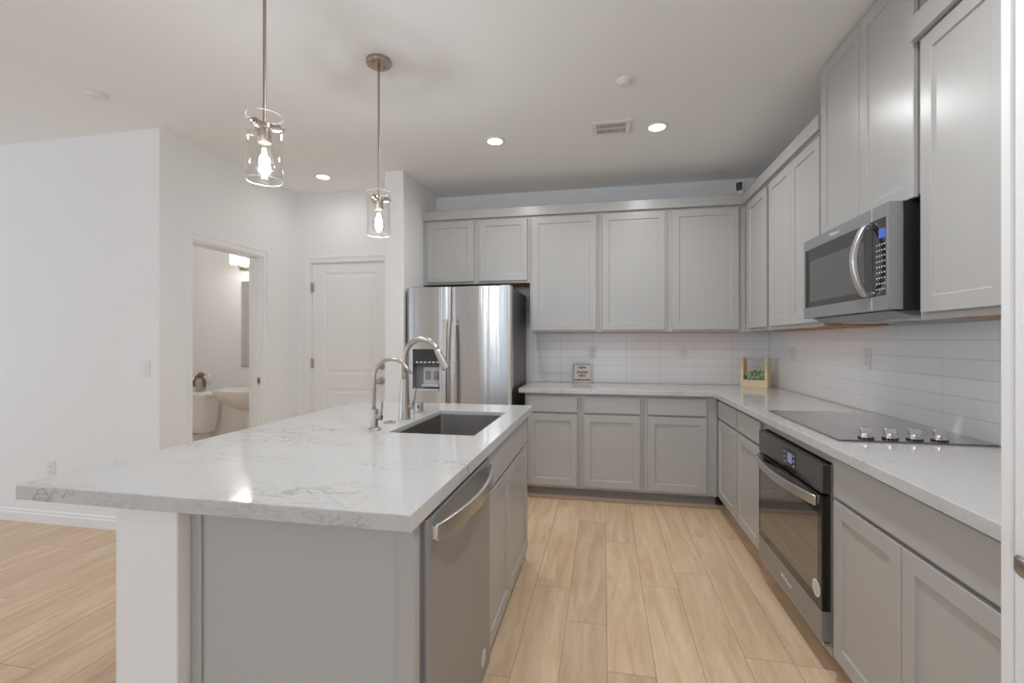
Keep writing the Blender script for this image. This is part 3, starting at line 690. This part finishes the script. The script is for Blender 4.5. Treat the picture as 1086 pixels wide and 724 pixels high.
# ------------------------------------------------------------------ microwave over the range
MX, MY0, MY1, MZ0, MZ1 = 1.05, 1.985, 2.733, 1.421, 1.828
t = thing('microwave', 'stainless over the range microwave with a bowed handle, above the cooktop', 'microwave', (1.24, 2.36, MZ0))
finish('case', MB().box(MX + .050, WR - .009, MY0 + .001, MY1 - .001, MZ0 - .004, MZ1), 'black', t, .002)
F = FR(MX + .05)
gy0, gy1, gz0, gz1 = 1.999, 2.718, 1.474, 1.775
fr = MB(); T = .05
fbox(fr, F, MY0, MY1, MZ0, gz0, 0, T); fbox(fr, F, MY0, MY1, gz1, MZ1, 0, T); fbox(fr, F, MY0, gy0, gz0, gz1, 0, T); fbox(fr, F, gy1, MY1, gz0, gz1, 0, T)
fd = finish('front_frame', fr, 'steel_dw', t, .0015)
ds = 2.092                                         # seam between door and control panel
for (za, zb) in ((MZ0 + .002, gz0), (gz1, MZ1 - .002)): finish('door_seam', MB().box(MX - .0006, MX + .002, ds - .002, ds + .002, za, zb), 'lt_plastic', t)
mb = MB(); fbox(mb, F, ds + .001, gy1, gz0, gz1, .0, T - .002); dg_ = finish('door_glass', mb, 'bglass', t, .001)
wp = [(2.135, gz0 + .035), (2.665, gz0 + .035), (2.665, gz1 - .05), (2.135, gz1 - .05)]
mb = MB(); fbox(mb, F, 2.150, 2.660, gz0 + .030, gz1 - .062, T - .0025, T - .0012); finish('window_screen', mb, 'smoke', dg_)
mb = MB(); fbox(mb, F, gy0, ds - .001, gz0, gz1, 0, T - .002); cp = finish('control_panel', mb, 'bglass', t, .001)
mb = MB(); fbox(mb, F, 2.006, 2.048, gz1 - .076, gz1 - .040, T - .0025, T - .001); finish('display', mb, 'lcd', cp)
ky = MB()
for r in range(9):
    for c_ in range(4): fbox(ky, F, 2.008 + c_ * .017, 2.014 + c_ * .017, 1.672 - r * .0215, 1.677 - r * .0215, T - .0025, T - .0012)
finish('keypad_print', ky, 'logo', cp)
hp = []
for i in range(21):
    u = i / 20; hp.append((MX - .010 - .048 * math.sin(PI * u) ** .75, 2.108 - .0 * u, 1.478 + .292 * u))
finish('handle', MB().sweep(hp, [(-.015, -.010), (.015, -.010), (.015, .010), (-.015, .010)], (-1, 0, 0)), 'steel_h', t, .004, 30)
for z in (1.484, 1.756):
    mb = MB(); fbox(mb, F, 2.099, 2.117, z - .006, z + .012, T - .004, T + .012); finish('handle_mount', mb, 'steel_h', t, .002)
text('Whirlpool', .022, F, 2.40, 1.802, T + .0005, 'logo', t, 'brand_lettering', .0004, flip=True)
mb = MB().prism([(MX + .03, MZ0 - .004), (WR - .02, MZ0 - .004), (WR - .02, MZ0 - .028), (MX + .10, MZ0 - .024)], lambda a, b, y: (a, y, b), MY0 + .03, MY1 - .03); ub = finish('underside_plate', mb, 'steel_dw', t, .001)
for y in (2.10, 2.44): finish('grease_filter', MB().box(MX + .14, MX + .30, y, y + .20, MZ0 - .032, MZ0 - .022), 'lt_plastic', ub, .002)

# ------------------------------------------------------------------ wall oven
OX, OY0, OY1, OZ0, OZ1 = .835, 2.012, 2.758, .112, .817
t = thing('oven', 'black glass built in oven with a curved steel handle under the cooktop', 'oven', (1.1, 2.385, .1))
finish('oven_body', MB().box(.877, WR - .08, 2.02, 2.75, .105, .82), 'black', t)
F = FR(.874)
mb = MB(); fbox(mb, F, OY0 - .006, OY1 + .004, OZ0 - .005, OZ1 + .003, 0, .006); finish('trim_frame', mb, 'steel_dw', t, .001)
mb = MB(); fbox(mb, F, OY0, OY1, .706, OZ1, .006, .037); cp = finish('control_panel', mb, 'bglass', t, .002)
cp2 = mat('dark_steel_panel', (0.14, 0.135, 0.13), 0.20, 0.7); cp.data.materials[0] = cp2
mb = MB(); fbox(mb, F, 2.265, 2.405, .712, .806, .0365, .0385); tp = finish('touch_panel', mb, 'bglass', cp)
mb = MB(); fbox(mb, F, 2.300, 2.352, .745, .790, .038, .0392); finish('display', mb, 'lcd2', tp)
for y in (2.278, 2.285, 2.372, 2.39):
    for z in (.738, .760, .784):
        ky = MB(); fbox(ky, F, y, y + .006, z, z + .004, .038, .0391); finish('key_print', ky, 'logo', tp)
mb = MB(); fbox(mb, F, OY0, OY1, .245, .694, .006, .038); od = finish('oven_door', mb, 'bglass', t, .002)
mb = MB(); fbox(mb, F, OY0 + .03, OY1 - .03, .29, .62, .0375, .0386); finish('window_glass', mb, 'smoke', od)
M['smoke2'] = mat('oven_window_glass', (0.27, 0.265, 0.26), 0.05, 0.8); od.children[0].data.materials[0] = M['smoke2']
mb = MB(); fbox(mb, F, OY0, OY1, .128, .245, .006, .038); lo = finish('lower_door_panel', mb, 'steel_dw', od, .001)
mb = MB(); fbox(mb, F, OY0, OY1, .112, .124, .006, .030); finish('vent_trim', mb, 'steel_h', t, .001)
mb = MB(); fbox(mb, F, OY0 + .003, OY1 - .003, .112, .82, -.02, .0065); finish('side_gasket', mb, 'black', t)
hp = []
for i in range(25):
    u = i / 24; hp.append((.874 - .038 - .012 - .043 * math.sin(PI * u) ** .8, 2.745 - .715 * u, .672))
oh = finish('handle', MB().sweep(hp, [(-.006, -.020), (.006, -.020), (.006, .020), (-.006, .020)], (0, 0, 1)), 'steel_h', od, .003, 30)
for y in (2.04, 2.715):
    mb = MB(); fbox(mb, F, y, y + .02, .656, .688, .036, .050); finish('handle_mount', mb, 'steel_h', od, .002)
text('Whirlpool', .030, F, 2.37, .186, .0383, 'logo', lo, 'brand_lettering', .0004, flip=True)
mb = MB().tube([(.8362, 2.058, .315), (.8350, 2.058, .315)], .034, 28); finish('round_sticker', mb, 'white_plastic', od)
mb = MB().tube([(.8352, 2.058, .315), (.8346, 2.058, .315)], .026, 28); finish('sticker_print', mb, 'lt_plastic', od)

# ------------------------------------------------------------------ cooktop
t = thing('cooktop', 'black glass cooktop with four chrome knobs set in the right counter', 'cooktop', (1.16, 2.4, ZC))
finish('glass_top', MB().box(.895, 1.418, 2.008, 2.798, ZC + .0006, ZC + .0066), 'cooktop', t, .0015)
for (x, y, r) in ((1.03, 2.26, .085), (1.03, 2.58, .105), (1.28, 2.26, .105), (1.28, 2.58, .075)):
    finish('burner_ring', MB().lathe(x, y, [(r, ZC + .0066), (r, ZC + .0068), (r - .0012, ZC + .0068), (r - .0012, ZC + .0066)], 40, cap=False), 'grey_plastic', t)
for x in (1.012, 1.096, 1.179, 1.262):
    y = 2.058; z = ZC + .0066
    k = finish('knob', MB().lathe(x, y, [(.024, z + .006), (.0235, z + .010), (.019, z + .012), (.017, z + .020), (.016, z + .021)], 26), 'steel_h', t, 0, 40)
    finish('knob_skirt', MB().lathe(x, y, [(.027, z), (.027, z + .005), (.025, z + .0065)], 26), 'bglass', k, 0, 40)
    pr = [(-.020, z + .018), (.019, z + .018), (.019, z + .038), (.013, z + .044), (-.016, z + .044), (-.021, z + .036)]
    finish('knob_grip', MB().prism(pr, lambda a, b, q_, x=x, y=y: (x + a, y + q_, b), -.007, .007), 'steel_h', k, .002)

# ------------------------------------------------------------------ pendants and ceiling fixtures
def pendant(x, y, label, power):
    t = thing('pendant_light', label, 'pendant light', (x, y, CEIL), 'glass cylinder pendants over the island')
    finish('canopy', MB().lathe(x, y, [(.062, CEIL - .001), (.062, CEIL - .018), (.060, CEIL - .021), (.012, CEIL - .022)], 36), 'bronze', t, 0, 40)
    for dx in (-.034, .034): finish('canopy_screw', MB().lathe(x + dx * .5, y - abs(dx) * .85 if dx < 0 else y + dx * .85, [(.005, CEIL - .020), (.005, CEIL - .026), (.003, CEIL - .028)], 10), 'bronze', t, 0, 40)
    finish('rod', MB().tube([(x, y, CEIL - .02), (x, y, 2.36), (x, y, 2.36), (x, y, 2.034)], [.0055, .0055, .0055, .0055], 12), 'bronze', t, 0, 40)
    zt = 2.040
    mb = MB().lathe(x, y, [(.014, zt + .004), (.030, zt - .002), (.030, zt - .016), (.022, zt - .018), (.022, zt - .060), (.019, zt - .064)], 28)
    hub = finish('socket', mb, 'bronze', t, 0, 40)
    for k in range(3):
        a = k * 2 * PI / 3 + .5; d = Vector((math.cos(a), math.sin(a), 0))
        p = Vector((x, y, zt - .010)); finish('arm', MB().tube([p + d * .02, p + d * .048], .0135, 14).tube([p + d * .047, p + d * .0545], .010, 12), 'bronze', hub, 0, 40)
        finish('thumb_screw', MB().tube([p + d * .0585, p + d * .066], [.006, .004], 10), 'nickel', hub, 0, 40)
    seg = 48; r0, r1, za, zb = .055, .0575, 1.848, 2.068
    gl = MB().lathe(x, y, [(r0, za), (r1, za), (r1, zb), (r0, zb), (r0, za)], seg, cap=False)
    finish('glass_shade', gl, 'glass', t, 0, 50)
    for zr in (za, zb): finish('shade_rim', MB().tube([(x + .0563*math.cos(k*2*PI/40), y + .0563*math.sin(k*2*PI/40), zr) for k in range(40)], .0011, 6, closed=True), 'rimglass', t, 0, 'all')
    # edison bulb: thin glass envelope, glowing filament
    bp = [(.013, zt - .066), (.014, zt - .075), (.019, zt - .090), (.028, zt - .115), (.0315, zt - .135), (.029, zt - .155), (.020, zt - .172), (.008, zt - .181), (.001, zt - .182)]
    bi = [(max(r - .0012, .0004), z + (.0012 if i > 5 else 0)) for i, (r, z) in enumerate(bp)]
    bl = finish('bulb', MB().lathe(x, y, bp + bi[::-1], 28, cap=False), 'glass', t, 0, 'all')
    fl = MB()
    for k in range(5):
        a = k * 2 * PI / 5; ra, rb = .004, .009
        fl.tube([(x + ra * math.cos(a), y + ra * math.sin(a), zt - .082), (x + rb * math.cos(a + .5), y + rb * math.sin(a + .5), zt - .150)], .0016, 6)
    finish('filament', fl, 'filament', bl)
    L = bpy.data.lights.new('pendant_bulb_light', 'POINT'); L.energy = power; L.color = (.84, .91, 1.0); L.shadow_soft_size = .02
    lo_ = bpy.data.objects.new('pendant_bulb_light', L); COL.objects.link(lo_); lo_.parent = t; lo_.location = (0, 0, zt - .118 - CEIL)
    return t
pendant(-1.135, 1.39, 'nearer glass cylinder pendant with glowing bulb, its rod running out of the picture top', 9.5)
pendant(-1.135, 2.21, 'farther glass cylinder pendant with its round canopy visible on the ceiling', 9.5)

def downlight(x, y, label, power, color=(.95, .97, .97)):
    t = thing('recessed_light', label, 'recessed light', (x, y, CEIL), 'lit recessed ceiling lights')
    finish('trim_ring', MB().lathe(x, y, [(.052, CEIL - .0005), (.072, CEIL - .0005), (.074, CEIL - .004), (.070, CEIL - .008), (.056, CEIL - .010), (.052, CEIL - .006), (.052, CEIL - .0005)], 36, cap=False), 'white_plastic', t, 0, 40)
    finish('lens', MB().lathe(x, y, [(.053, CEIL - .0008), (.053, CEIL - .006), (.04, CEIL - .0075), (.001, CEIL - .008)], 30), 'lamp_on', t, 0, 40)
    L = bpy.data.lights.new('recessed_light_beam', 'AREA'); L.shape = 'DISK'; L.size = .10; L.spread = math.radians(166); L.energy = power; L.color = color
    o = bpy.data.objects.new('recessed_light_beam', L); COL.objects.link(o); o.parent = t; o.location = (0, 0, -.0105)
downlight(-.765, 3.249, 'lit recessed ceiling light in front of the refrigerator cabinets', 6.3)
downlight(.354, 3.246, 'lit recessed ceiling light right of the ceiling vent', 7.4)
downlight(-2.404, 3.66, 'lit recessed ceiling light in front of the closed door', 1.2, (1, .98, .95))

downlight(.354, 1.25, 'added ceiling light out of view over the aisle, brightening floor and counters', 14.5, (.93, .97, 1.0))  # extra fixture above the frame, added to lift the aisle floor and counters
t = thing('ceiling_vent', 'white rectangular air vent in the ceiling', 'vent', (.05, 3.20, CEIL))
vx0, vx1, vy0, vy1 = -.075, .178, 3.10, 3.305
mb = MB().box(vx0, vx1, vy0, vy0 + .03, CEIL - .010, CEIL - .0005).box(vx0, vx1, vy1 - .03, vy1, CEIL - .010, CEIL - .0005).box(vx0, vx0 + .03, vy0 + .03, vy1 - .03, CEIL - .010, CEIL - .0005).box(vx1 - .03, vx1, vy0 + .03, vy1 - .03, CEIL - .010, CEIL - .0005)
finish('frame', mb, 'white_plastic', t, .002)
finish('duct_opening', MB().box(vx0 + .03, vx1 - .03, vy0 + .03, vy1 - .03, CEIL - .0022, CEIL - .0006), 'dark', t)
lv = MB()
for i in range(20):
    x = vx0 + .034 + i * (.187 / 19)
    for (a, b) in ((vy0 + .032, vy0 + .098), (vy0 + .106, vy1 - .032)):
        lv.hexa([(x - .002, a, CEIL - .003), (x + .001, a, CEIL - .003), (x + .001, b, CEIL - .003), (x - .002, b, CEIL - .003), (x + .002, a, CEIL - .0095), (x + .005, a, CEIL - .0095), (x + .005, b, CEIL - .0095), (x + .002, b, CEIL - .0095)])
lv.box(vx0 + .03, vx1 - .03, vy0 + .097, vy0 + .107, CEIL - .0095, CEIL - .002)
finish('louvers', lv, 'white_plastic', t)
def disc(x, y, r, label):
    t = thing('smoke_detector', label, 'detector', (x, y, CEIL))
    finish('detector_base', MB().lathe(x, y, [(r, CEIL - .0005), (r, CEIL - .008), (r * .92, CEIL - .012)], 32), 'white_plastic', t, 0, 40)
    finish('detector_cap', MB().lathe(x, y, [(r * .80, CEIL - .011), (r * .78, CEIL - .020), (r * .66, CEIL - .024), (.004, CEIL - .025)], 32), 'white_plastic', t, 0, 40)
disc(.113, 2.636, .042, 'small round white detector in the middle of the ceiling near the vent')
disc(-2.90, 2.19, .052, 'small round white detector at the far left of the ceiling')

# ------------------------------------------------------------------ outlets and switches
def plate(name, label, cat, F, a, b, kind, n=1, group=None):
    wd = .070 + .046 * (n - 1)
    t = thing(name, label, cat, F(a, b, 0), group)
    mb = MB(); fbox(mb, F, a - wd/2, a + wd/2, b - .057, b + .057, 0, .006); finish('cover_plate', mb, 'white_plastic', t, .002)
    for i in range(n):
        c_ = a + (i - (n - 1)/2) * .046; k = kind[i]
        mb = MB(); fbox(mb, F, c_ - .0165, c_ + .0165, b - .034, b + .034, .005, .008)
        dv = finish('receptacle' if k == 'o' else 'rocker', mb, 'white_plastic', t, .001)
        if k == 'o':
            sl = MB()
            for z in (b + .018, b - .018):
                fbox(sl, F, c_ - .0075, c_ - .0048, z - .005, z + .006, .0078, .0084); fbox(sl, F, c_ + .0048, c_ + .0075, z - .005, z + .006, .0078, .0084); fbox(sl, F, c_ - .0025, c_ + .0025, z - .012, z - .008, .0078, .0084)
            finish('slots', sl, 'slot', dv)
        else:
            mb = MB(); fbox(mb, F, c_ - .012, c_ + .012, b - .028, b + .028, .0078, .0105); finish('paddle', mb, 'white_plastic', dv, .001)
FBt, FRt = FB(WB - .008), FR(WR - .008)
plate('wall_outlet', 'white outlet on the tile above the small sign', 'outlet', FBt, -.103, 1.195, 'o')
plate('wall_outlet', 'white outlet on the tile between the sign and the planter', 'outlet', FBt, .708, 1.192, 'o')
plate('wall_outlet', 'double white outlet and switch plate on the right tile near the corner', 'outlet', FRt, 3.93, 1.198, 'os', 2)
plate('wall_outlet', 'white outlet on the right tile above the cooktop', 'outlet', FRt, 2.895, 1.20, 'o')
plate('light_switch', 'white light switch on the broad left wall by the corner', 'switch', FB(NL), -3.062, 1.114, 's')
plate('wall_outlet', 'low white outlet on the broad left wall just above the island countertop edge', 'outlet', FB(NL), -3.873, .389, 'o')

# ------------------------------------------------------------------ small things on the back counter
def rotF(cx_, cy_, ang):
    ca, sa = math.cos(ang), math.sin(ang)
    return lambda a, b, n: (cx_ + a * ca + n * sa, cy_ + a * sa - n * ca, b)     # faces -Y turned by ang
F = rotF(-.195, 4.375, .06)
t = thing('block_sign', 'small cream block sign with black lettering on the back counter', 'sign', (-.195, 4.37, ZC))
mb = MB(); fbox(mb, F, -.080, .080, ZC + .0005, ZC + .172, -.036, 0); finish('sign_block', mb, 'darkwood', t, .001)
mb = MB(); fbox(mb, F, -.076, .079, ZC + .003, ZC + .170, 0, .0012); sf = finish('sign_face', mb, 'paper', t)
for (tx, sz, z, sh_) in (('NEW', .030, .141, 0), ('home', .044, .102, .25), ('NEW', .030, .066, 0), ('memories', .036, .030, .25)):
    text(tx, sz, F, .0, ZC + z, .0016, 'ink', sf, 'lettering', .0003, sh_, bold=.0008)

PA = -.60
F = rotF(1.238, 4.215, PA)
t = thing('planter_box', 'light wood planter box with tall side boards at the counter corner', 'planter', (1.235, 4.24, ZC))
zb = ZC + .0005
for sx in (-1, 1):
    mb = MB(); fbox(mb, F, sx * .094 - .011, sx * .094 + .011, zb, zb + .245, -.092, 0); finish('side_board', mb, 'pine', t, .001)
mb = MB(); fbox(mb, F, -.083, .083, zb, zb + .062, -.010, -.001); finish('front_board', mb, 'pine', t, .001)
mb = MB(); fbox(mb, F, -.083, .083, zb, zb + .062, -.091, -.082); finish('back_board', mb, 'pine', t, .001)
mb = MB(); fbox(mb, F, -.083, .083, zb, zb + .010, -.082, -.010); finish('bottom_board', mb, 'pine', t)
p0, p1 = F(-.088, zb + .232, -.046), F(.088, zb + .232, -.046); finish('handle_rod', MB().tube([p0, p1], .005, 10), 'pine', t, 0, 40)
mb = MB(); fbox(mb, F, -.082, .082, zb + .011, zb + .056, -.081, -.011); finish('soil', mb, 'soil', t)
rn = random.Random(11)
def rosette(a, n, zbase, size, m, spiky, label):
    c = Vector(F(a, zbase, n)); t = thing('succulent', label, 'plant', c, 'succulents in the planter box')
    mb = MB()
    for lay in range(4):
        cnt = 7 - lay; el = .35 + lay * .33
        for k in range(cnt):
            an = k * 2 * PI / cnt + lay * .5 + rn.uniform(-.15, .15); L_ = size * (1 - .12 * lay) * rn.uniform(.85, 1.1); e_ = el + (.5 if spiky else 0)
            d = Vector((math.cos(an) * math.cos(e_), math.sin(an) * math.cos(e_), math.sin(e_)))
            wd = size * (.10 if spiky else .20)
            mb.tube([c, c + d * L_ * .35, c + d * L_ * .7, c + d * L_ * .92 + Vector((0, 0, .003)), c + d * L_ + Vector((0, 0, .006))], [wd * .35, wd * .8, wd, wd * .55, wd * .05], 7)
    finish('leaves', mb, m, t, 0, 'all')
    finish('stem', MB().tube([c + Vector((0, 0, -.012)), c + Vector((0, 0, .02))], .005, 8), 'leaf', t)
zs = zb + .060
rosette(-.036, -.045, zs, .082, 'leaf2', True, 'spiky lime green succulent at the left of the planter box')
rosette(-.020, -.030, zs, .058, 'leaf3', False, 'blue grey rosette succulent low in front, left of centre in the planter')
rosette(.002, -.060, zs, .092, 'leaf', True, 'dark green spiky succulent in the middle of the planter box')
rosette(.030, -.032, zs, .050, 'leaf3', False, 'blue grey rosette succulent low in front, right of centre in the planter')
rosette(.040, -.050, zs, .074, 'leaf2', True, 'upright pale green succulent at the right of the planter box')

# security camera on the crown board
cz = 2.4985; cxx, cyy = 1.098, 4.070
t = thing('security_camera', 'small white security camera with black lens standing on the crown board', 'camera', (cxx, cyy, cz))
finish('camera_stand', MB().lathe(cxx, cyy, [(.030, cz), (.030, cz + .005), (.008, cz + .008), (.007, cz + .024)], 24), 'white_plastic', t, 0, 40)
F = rotF(cxx, cyy, -.62)
mb = MB()
def rr(w_, r, n, z0_, z1_):
    P = []
    for cx_, cz_, a0 in ((w_-r, z1_-r, 0), (-w_+r, z1_-r, PI/2), (-w_+r, z0_+r, PI), (w_-r, z0_+r, 1.5*PI)):
        for k in range(5):
            a = a0 + PI/2*k/4; P.append(F(cx_ + r*math.cos(a), cz_ + r*math.sin(a), n))
    return P
finish('camera_body', MB().loft([rr(.025, .010, -.025, cz + .022, cz + .094), rr(.029, .012, -.015, cz + .018, cz + .098), rr(.029, .012, .028, cz + .018, cz + .098), rr(.027, .010, .032, cz + .021, cz + .095)]), 'white_plastic', t, 0, 40)
fc = finish('camera_face', MB().loft([rr(.0255, .010, .0315, cz + .023, cz + .093), rr(.0245, .010, .034, cz + .024, cz + .092)]), 'black', t, 0, 40)
p = Vector(F(0, cz + .060, .033)); q_ = Vector(F(0, cz + .060, .037)); finish('lens', MB().tube([p, q_], [.012, .010], 18), 'bglass', fc, 0, 40)

# ------------------------------------------------------------------ bathroom
TXC = -4.03
t = thing('toilet', 'white toilet seen through the bathroom doorway', 'toilet', (TXC, 3.75, 0))
def oval(cx_, cy_, rx, ry, z, n=28, pw=2.6):
    P = []
    for k in range(n):
        a = k * 2 * PI / n; ca, sa = math.cos(a), math.sin(a)
        P.append((cx_ + rx * math.copysign(abs(ca) ** (2/pw), ca), cy_ + ry * math.copysign(abs(sa) ** (2/pw), sa), z))
    return P
finish('tank', MB().loft([oval(TXC, 3.965, .150, .070, .385, pw=4), oval(TXC, 3.960, .185, .085, .40, pw=5), oval(TXC, 3.955, .215, .096, .52, pw=6), oval(TXC, 3.952, .228, .100, .755, pw=7)]), 'porcelain', t, 0, 45)
finish('tank_lid', MB().loft([oval(TXC, 3.950, .240, .110, .756, pw=7), oval(TXC, 3.950, .243, .112, .768, pw=7), oval(TXC, 3.950, .243, .112, .790, pw=7), oval(TXC, 3.950, .232, .102, .802, pw=7)]), 'porcelain', t, 0, 45)
finish('flush_lever', MB().tube([(TXC - .16, 3.850, .70), (TXC - .16, 3.838, .70), (TXC - .10, 3.834, .695)], [.010, .008, .006], 10), 'nickel', t, 0, 40)
finish('bowl', MB().loft([oval(TXC, 3.66, .115, .26, 0, pw=2.4), oval(TXC, 3.66, .105, .24, .10, pw=2.2), oval(TXC, 3.62, .13, .24, .22, pw=2.2), oval(TXC, 3.60, .175, .25, .34, pw=2.1), oval(TXC, 3.60, .185, .265, .385, pw=2.1), oval(TXC, 3.60, .17, .25, .39, pw=2.1)]).box(TXC - .11, TXC + .11, 3.80, 4.03, .30, .386), 'porcelain', t, 0, 45)
finish('seat', MB().loft([oval(TXC, 3.60, .182, .262, .391, pw=2.1), oval(TXC, 3.60, .188, .268, .398, pw=2.1), oval(TXC, 3.60, .186, .266, .410, pw=2.1)]), 'porcelain', t, 0, 45)
finish('seat_lid', MB().loft([oval(TXC, 3.605, .186, .262, .411, pw=2.1), oval(TXC, 3.605, .187, .263, .424, pw=2.1), oval(TXC, 3.605, .172, .248, .431, pw=2.1)]), 'porcelain', t, 0, 45)

SXC, SYC = -3.335, 3.83
t = thing('pedestal_sink', 'white pedestal sink partly hidden by the bathroom door jamb', 'sink', (SXC, 3.9, 0))
finish('basin', MB().loft([oval(SXC, 3.90, .10, .10, .655, pw=2.2), oval(SXC, 3.87, .17, .15, .69, pw=2.3), oval(SXC, 3.85, .235, .205, .77, pw=2.4), oval(SXC, SYC, .262, .225, .825, pw=2.5), oval(SXC, SYC, .268, .23, .848, pw=2.5), oval(SXC, SYC, .255, .218, .856, pw=2.5), oval(SXC, SYC - .01, .21, .165, .848, pw=2.3), oval(SXC, SYC - .01, .17, .13, .76, pw=2.1), oval(SXC, SYC - .01, .06, .05, .735, pw=2)]), 'porcelain', t, 0, 50)
finish('pedestal', MB().loft([oval(SXC, 3.92, .105, .10, 0), oval(SXC, 3.92, .10, .095, .04), oval(SXC, 3.93, .075, .075, .20), oval(SXC, 3.93, .075, .075, .55), oval(SXC, 3.92, .095, .09, .68)]), 'porcelain', t, 0, 50)
finish('tap', MB().lathe(SXC, 4.00, [(.025, .852), (.025, .858), (.014, .862), (.013, .93), (.010, .94)], 18).tube([(SXC, 4.0, .915), (SXC, 3.93, .935), (SXC, 3.89, .915)], .010, 12), 'nickel', t, 0, 40)
mx0, mx1, mz0, mz1 = -3.59, -3.09, 1.05, 1.905
t = thing('wall_mirror', 'frameless wall mirror above the pedestal sink', 'mirror', (-3.34, WD, mz0))
b_ = .022
mb = MB().loft([[(mx0, WD - .001, mz0), (mx1, WD - .001, mz0), (mx1, WD - .001, mz1), (mx0, WD - .001, mz1)], [(mx0, WD - .010, mz0), (mx1, WD - .010, mz0), (mx1, WD - .010, mz1), (mx0, WD - .010, mz1)],
                [(mx0 + b_, WD - .0145, mz0 + b_), (mx1 - b_, WD - .0145, mz0 + b_), (mx1 - b_, WD - .0145, mz1 - b_), (mx0 + b_, WD - .0145, mz1 - b_)]])
finish('mirror_glass', mb, 'mirror', t)
t = thing('vanity_light', 'lit vanity light with glowing square shades above the mirror', 'wall light', (-3.32, WD, 2.08))
finish('back_plate', MB().box(-3.60, -3.10, WD - .028, WD - .001, 2.02, 2.07), 'nickel', t, .002)
for x in (-3.545, -3.34, -3.135):
    finish('light_arm', MB().tube([(x, WD - .02, 2.045), (x, WD - .095, 2.045), (x, WD - .095, 2.062)], .009, 10), 'nickel', t, 0, 40)
    finish('lamp_shade', MB().box(x - .055, x + .055, WD - .150, WD - .040, 2.06, 2.175), 'shade_on', t, .006)
L = bpy.data.lights.new('vanity_glow', 'POINT'); L.energy = 6.3; L.color = (1, .98, .96); L.shadow_soft_size = .08
o = bpy.data.objects.new('vanity_glow', L); COL.objects.link(o); o.parent = t; o.location = (0, -.24, .03)
# figurine on the tank
gx, gy, gz = -3.945, 3.945, .8025
t = thing('figurine', 'small grey and brown figurine standing on the toilet tank lid', 'figurine', (gx, gy, gz))
bd = finish('figurine_gown', MB().lathe(gx, gy, [(.040, gz), (.043, gz + .010), (.052, gz + .085), (.044, gz + .115), (.022, gz + .135), (.012, gz + .14)], 20), 'fig_b', t, 0, 'all')
finish('figurine_head', MB().lathe(gx, gy, [(.010, gz + .136), (.025, gz + .146), (.030, gz + .163), (.026, gz + .182), (.010, gz + .192), (.001, gz + .193)], 18), 'fig_a', t, 0, 'all')
for s_ in (-1, 1):
    finish('figurine_arm', MB().tube([(gx + s_*.040, gy - .01, gz + .125), (gx + s_*.062, gy - .02, gz + .095), (gx + s_*.058, gy - .02, gz + .045)], [.014, .016, .010], 10), 'fig_a', t, 0, 'all')
    finish('figurine_bow', MB().tube([(gx, gy - .026, gz + .138), (gx + s_*.024, gy - .024, gz + .150), (gx + s_*.048, gy - .020, gz + .140)], [.005, .014, .006], 10), 'fig_a', t, 0, 'all')
finish('figurine_wing', MB().tube([(gx + .02, gy + .03, gz + .17), (gx + .06, gy + .035, gz + .16), (gx + .075, gy + .03, gz + .10), (gx + .06, gy + .03, gz + .05)], [.008, .016, .012, .004], 10), 'white_plastic', t, 0, 'all')
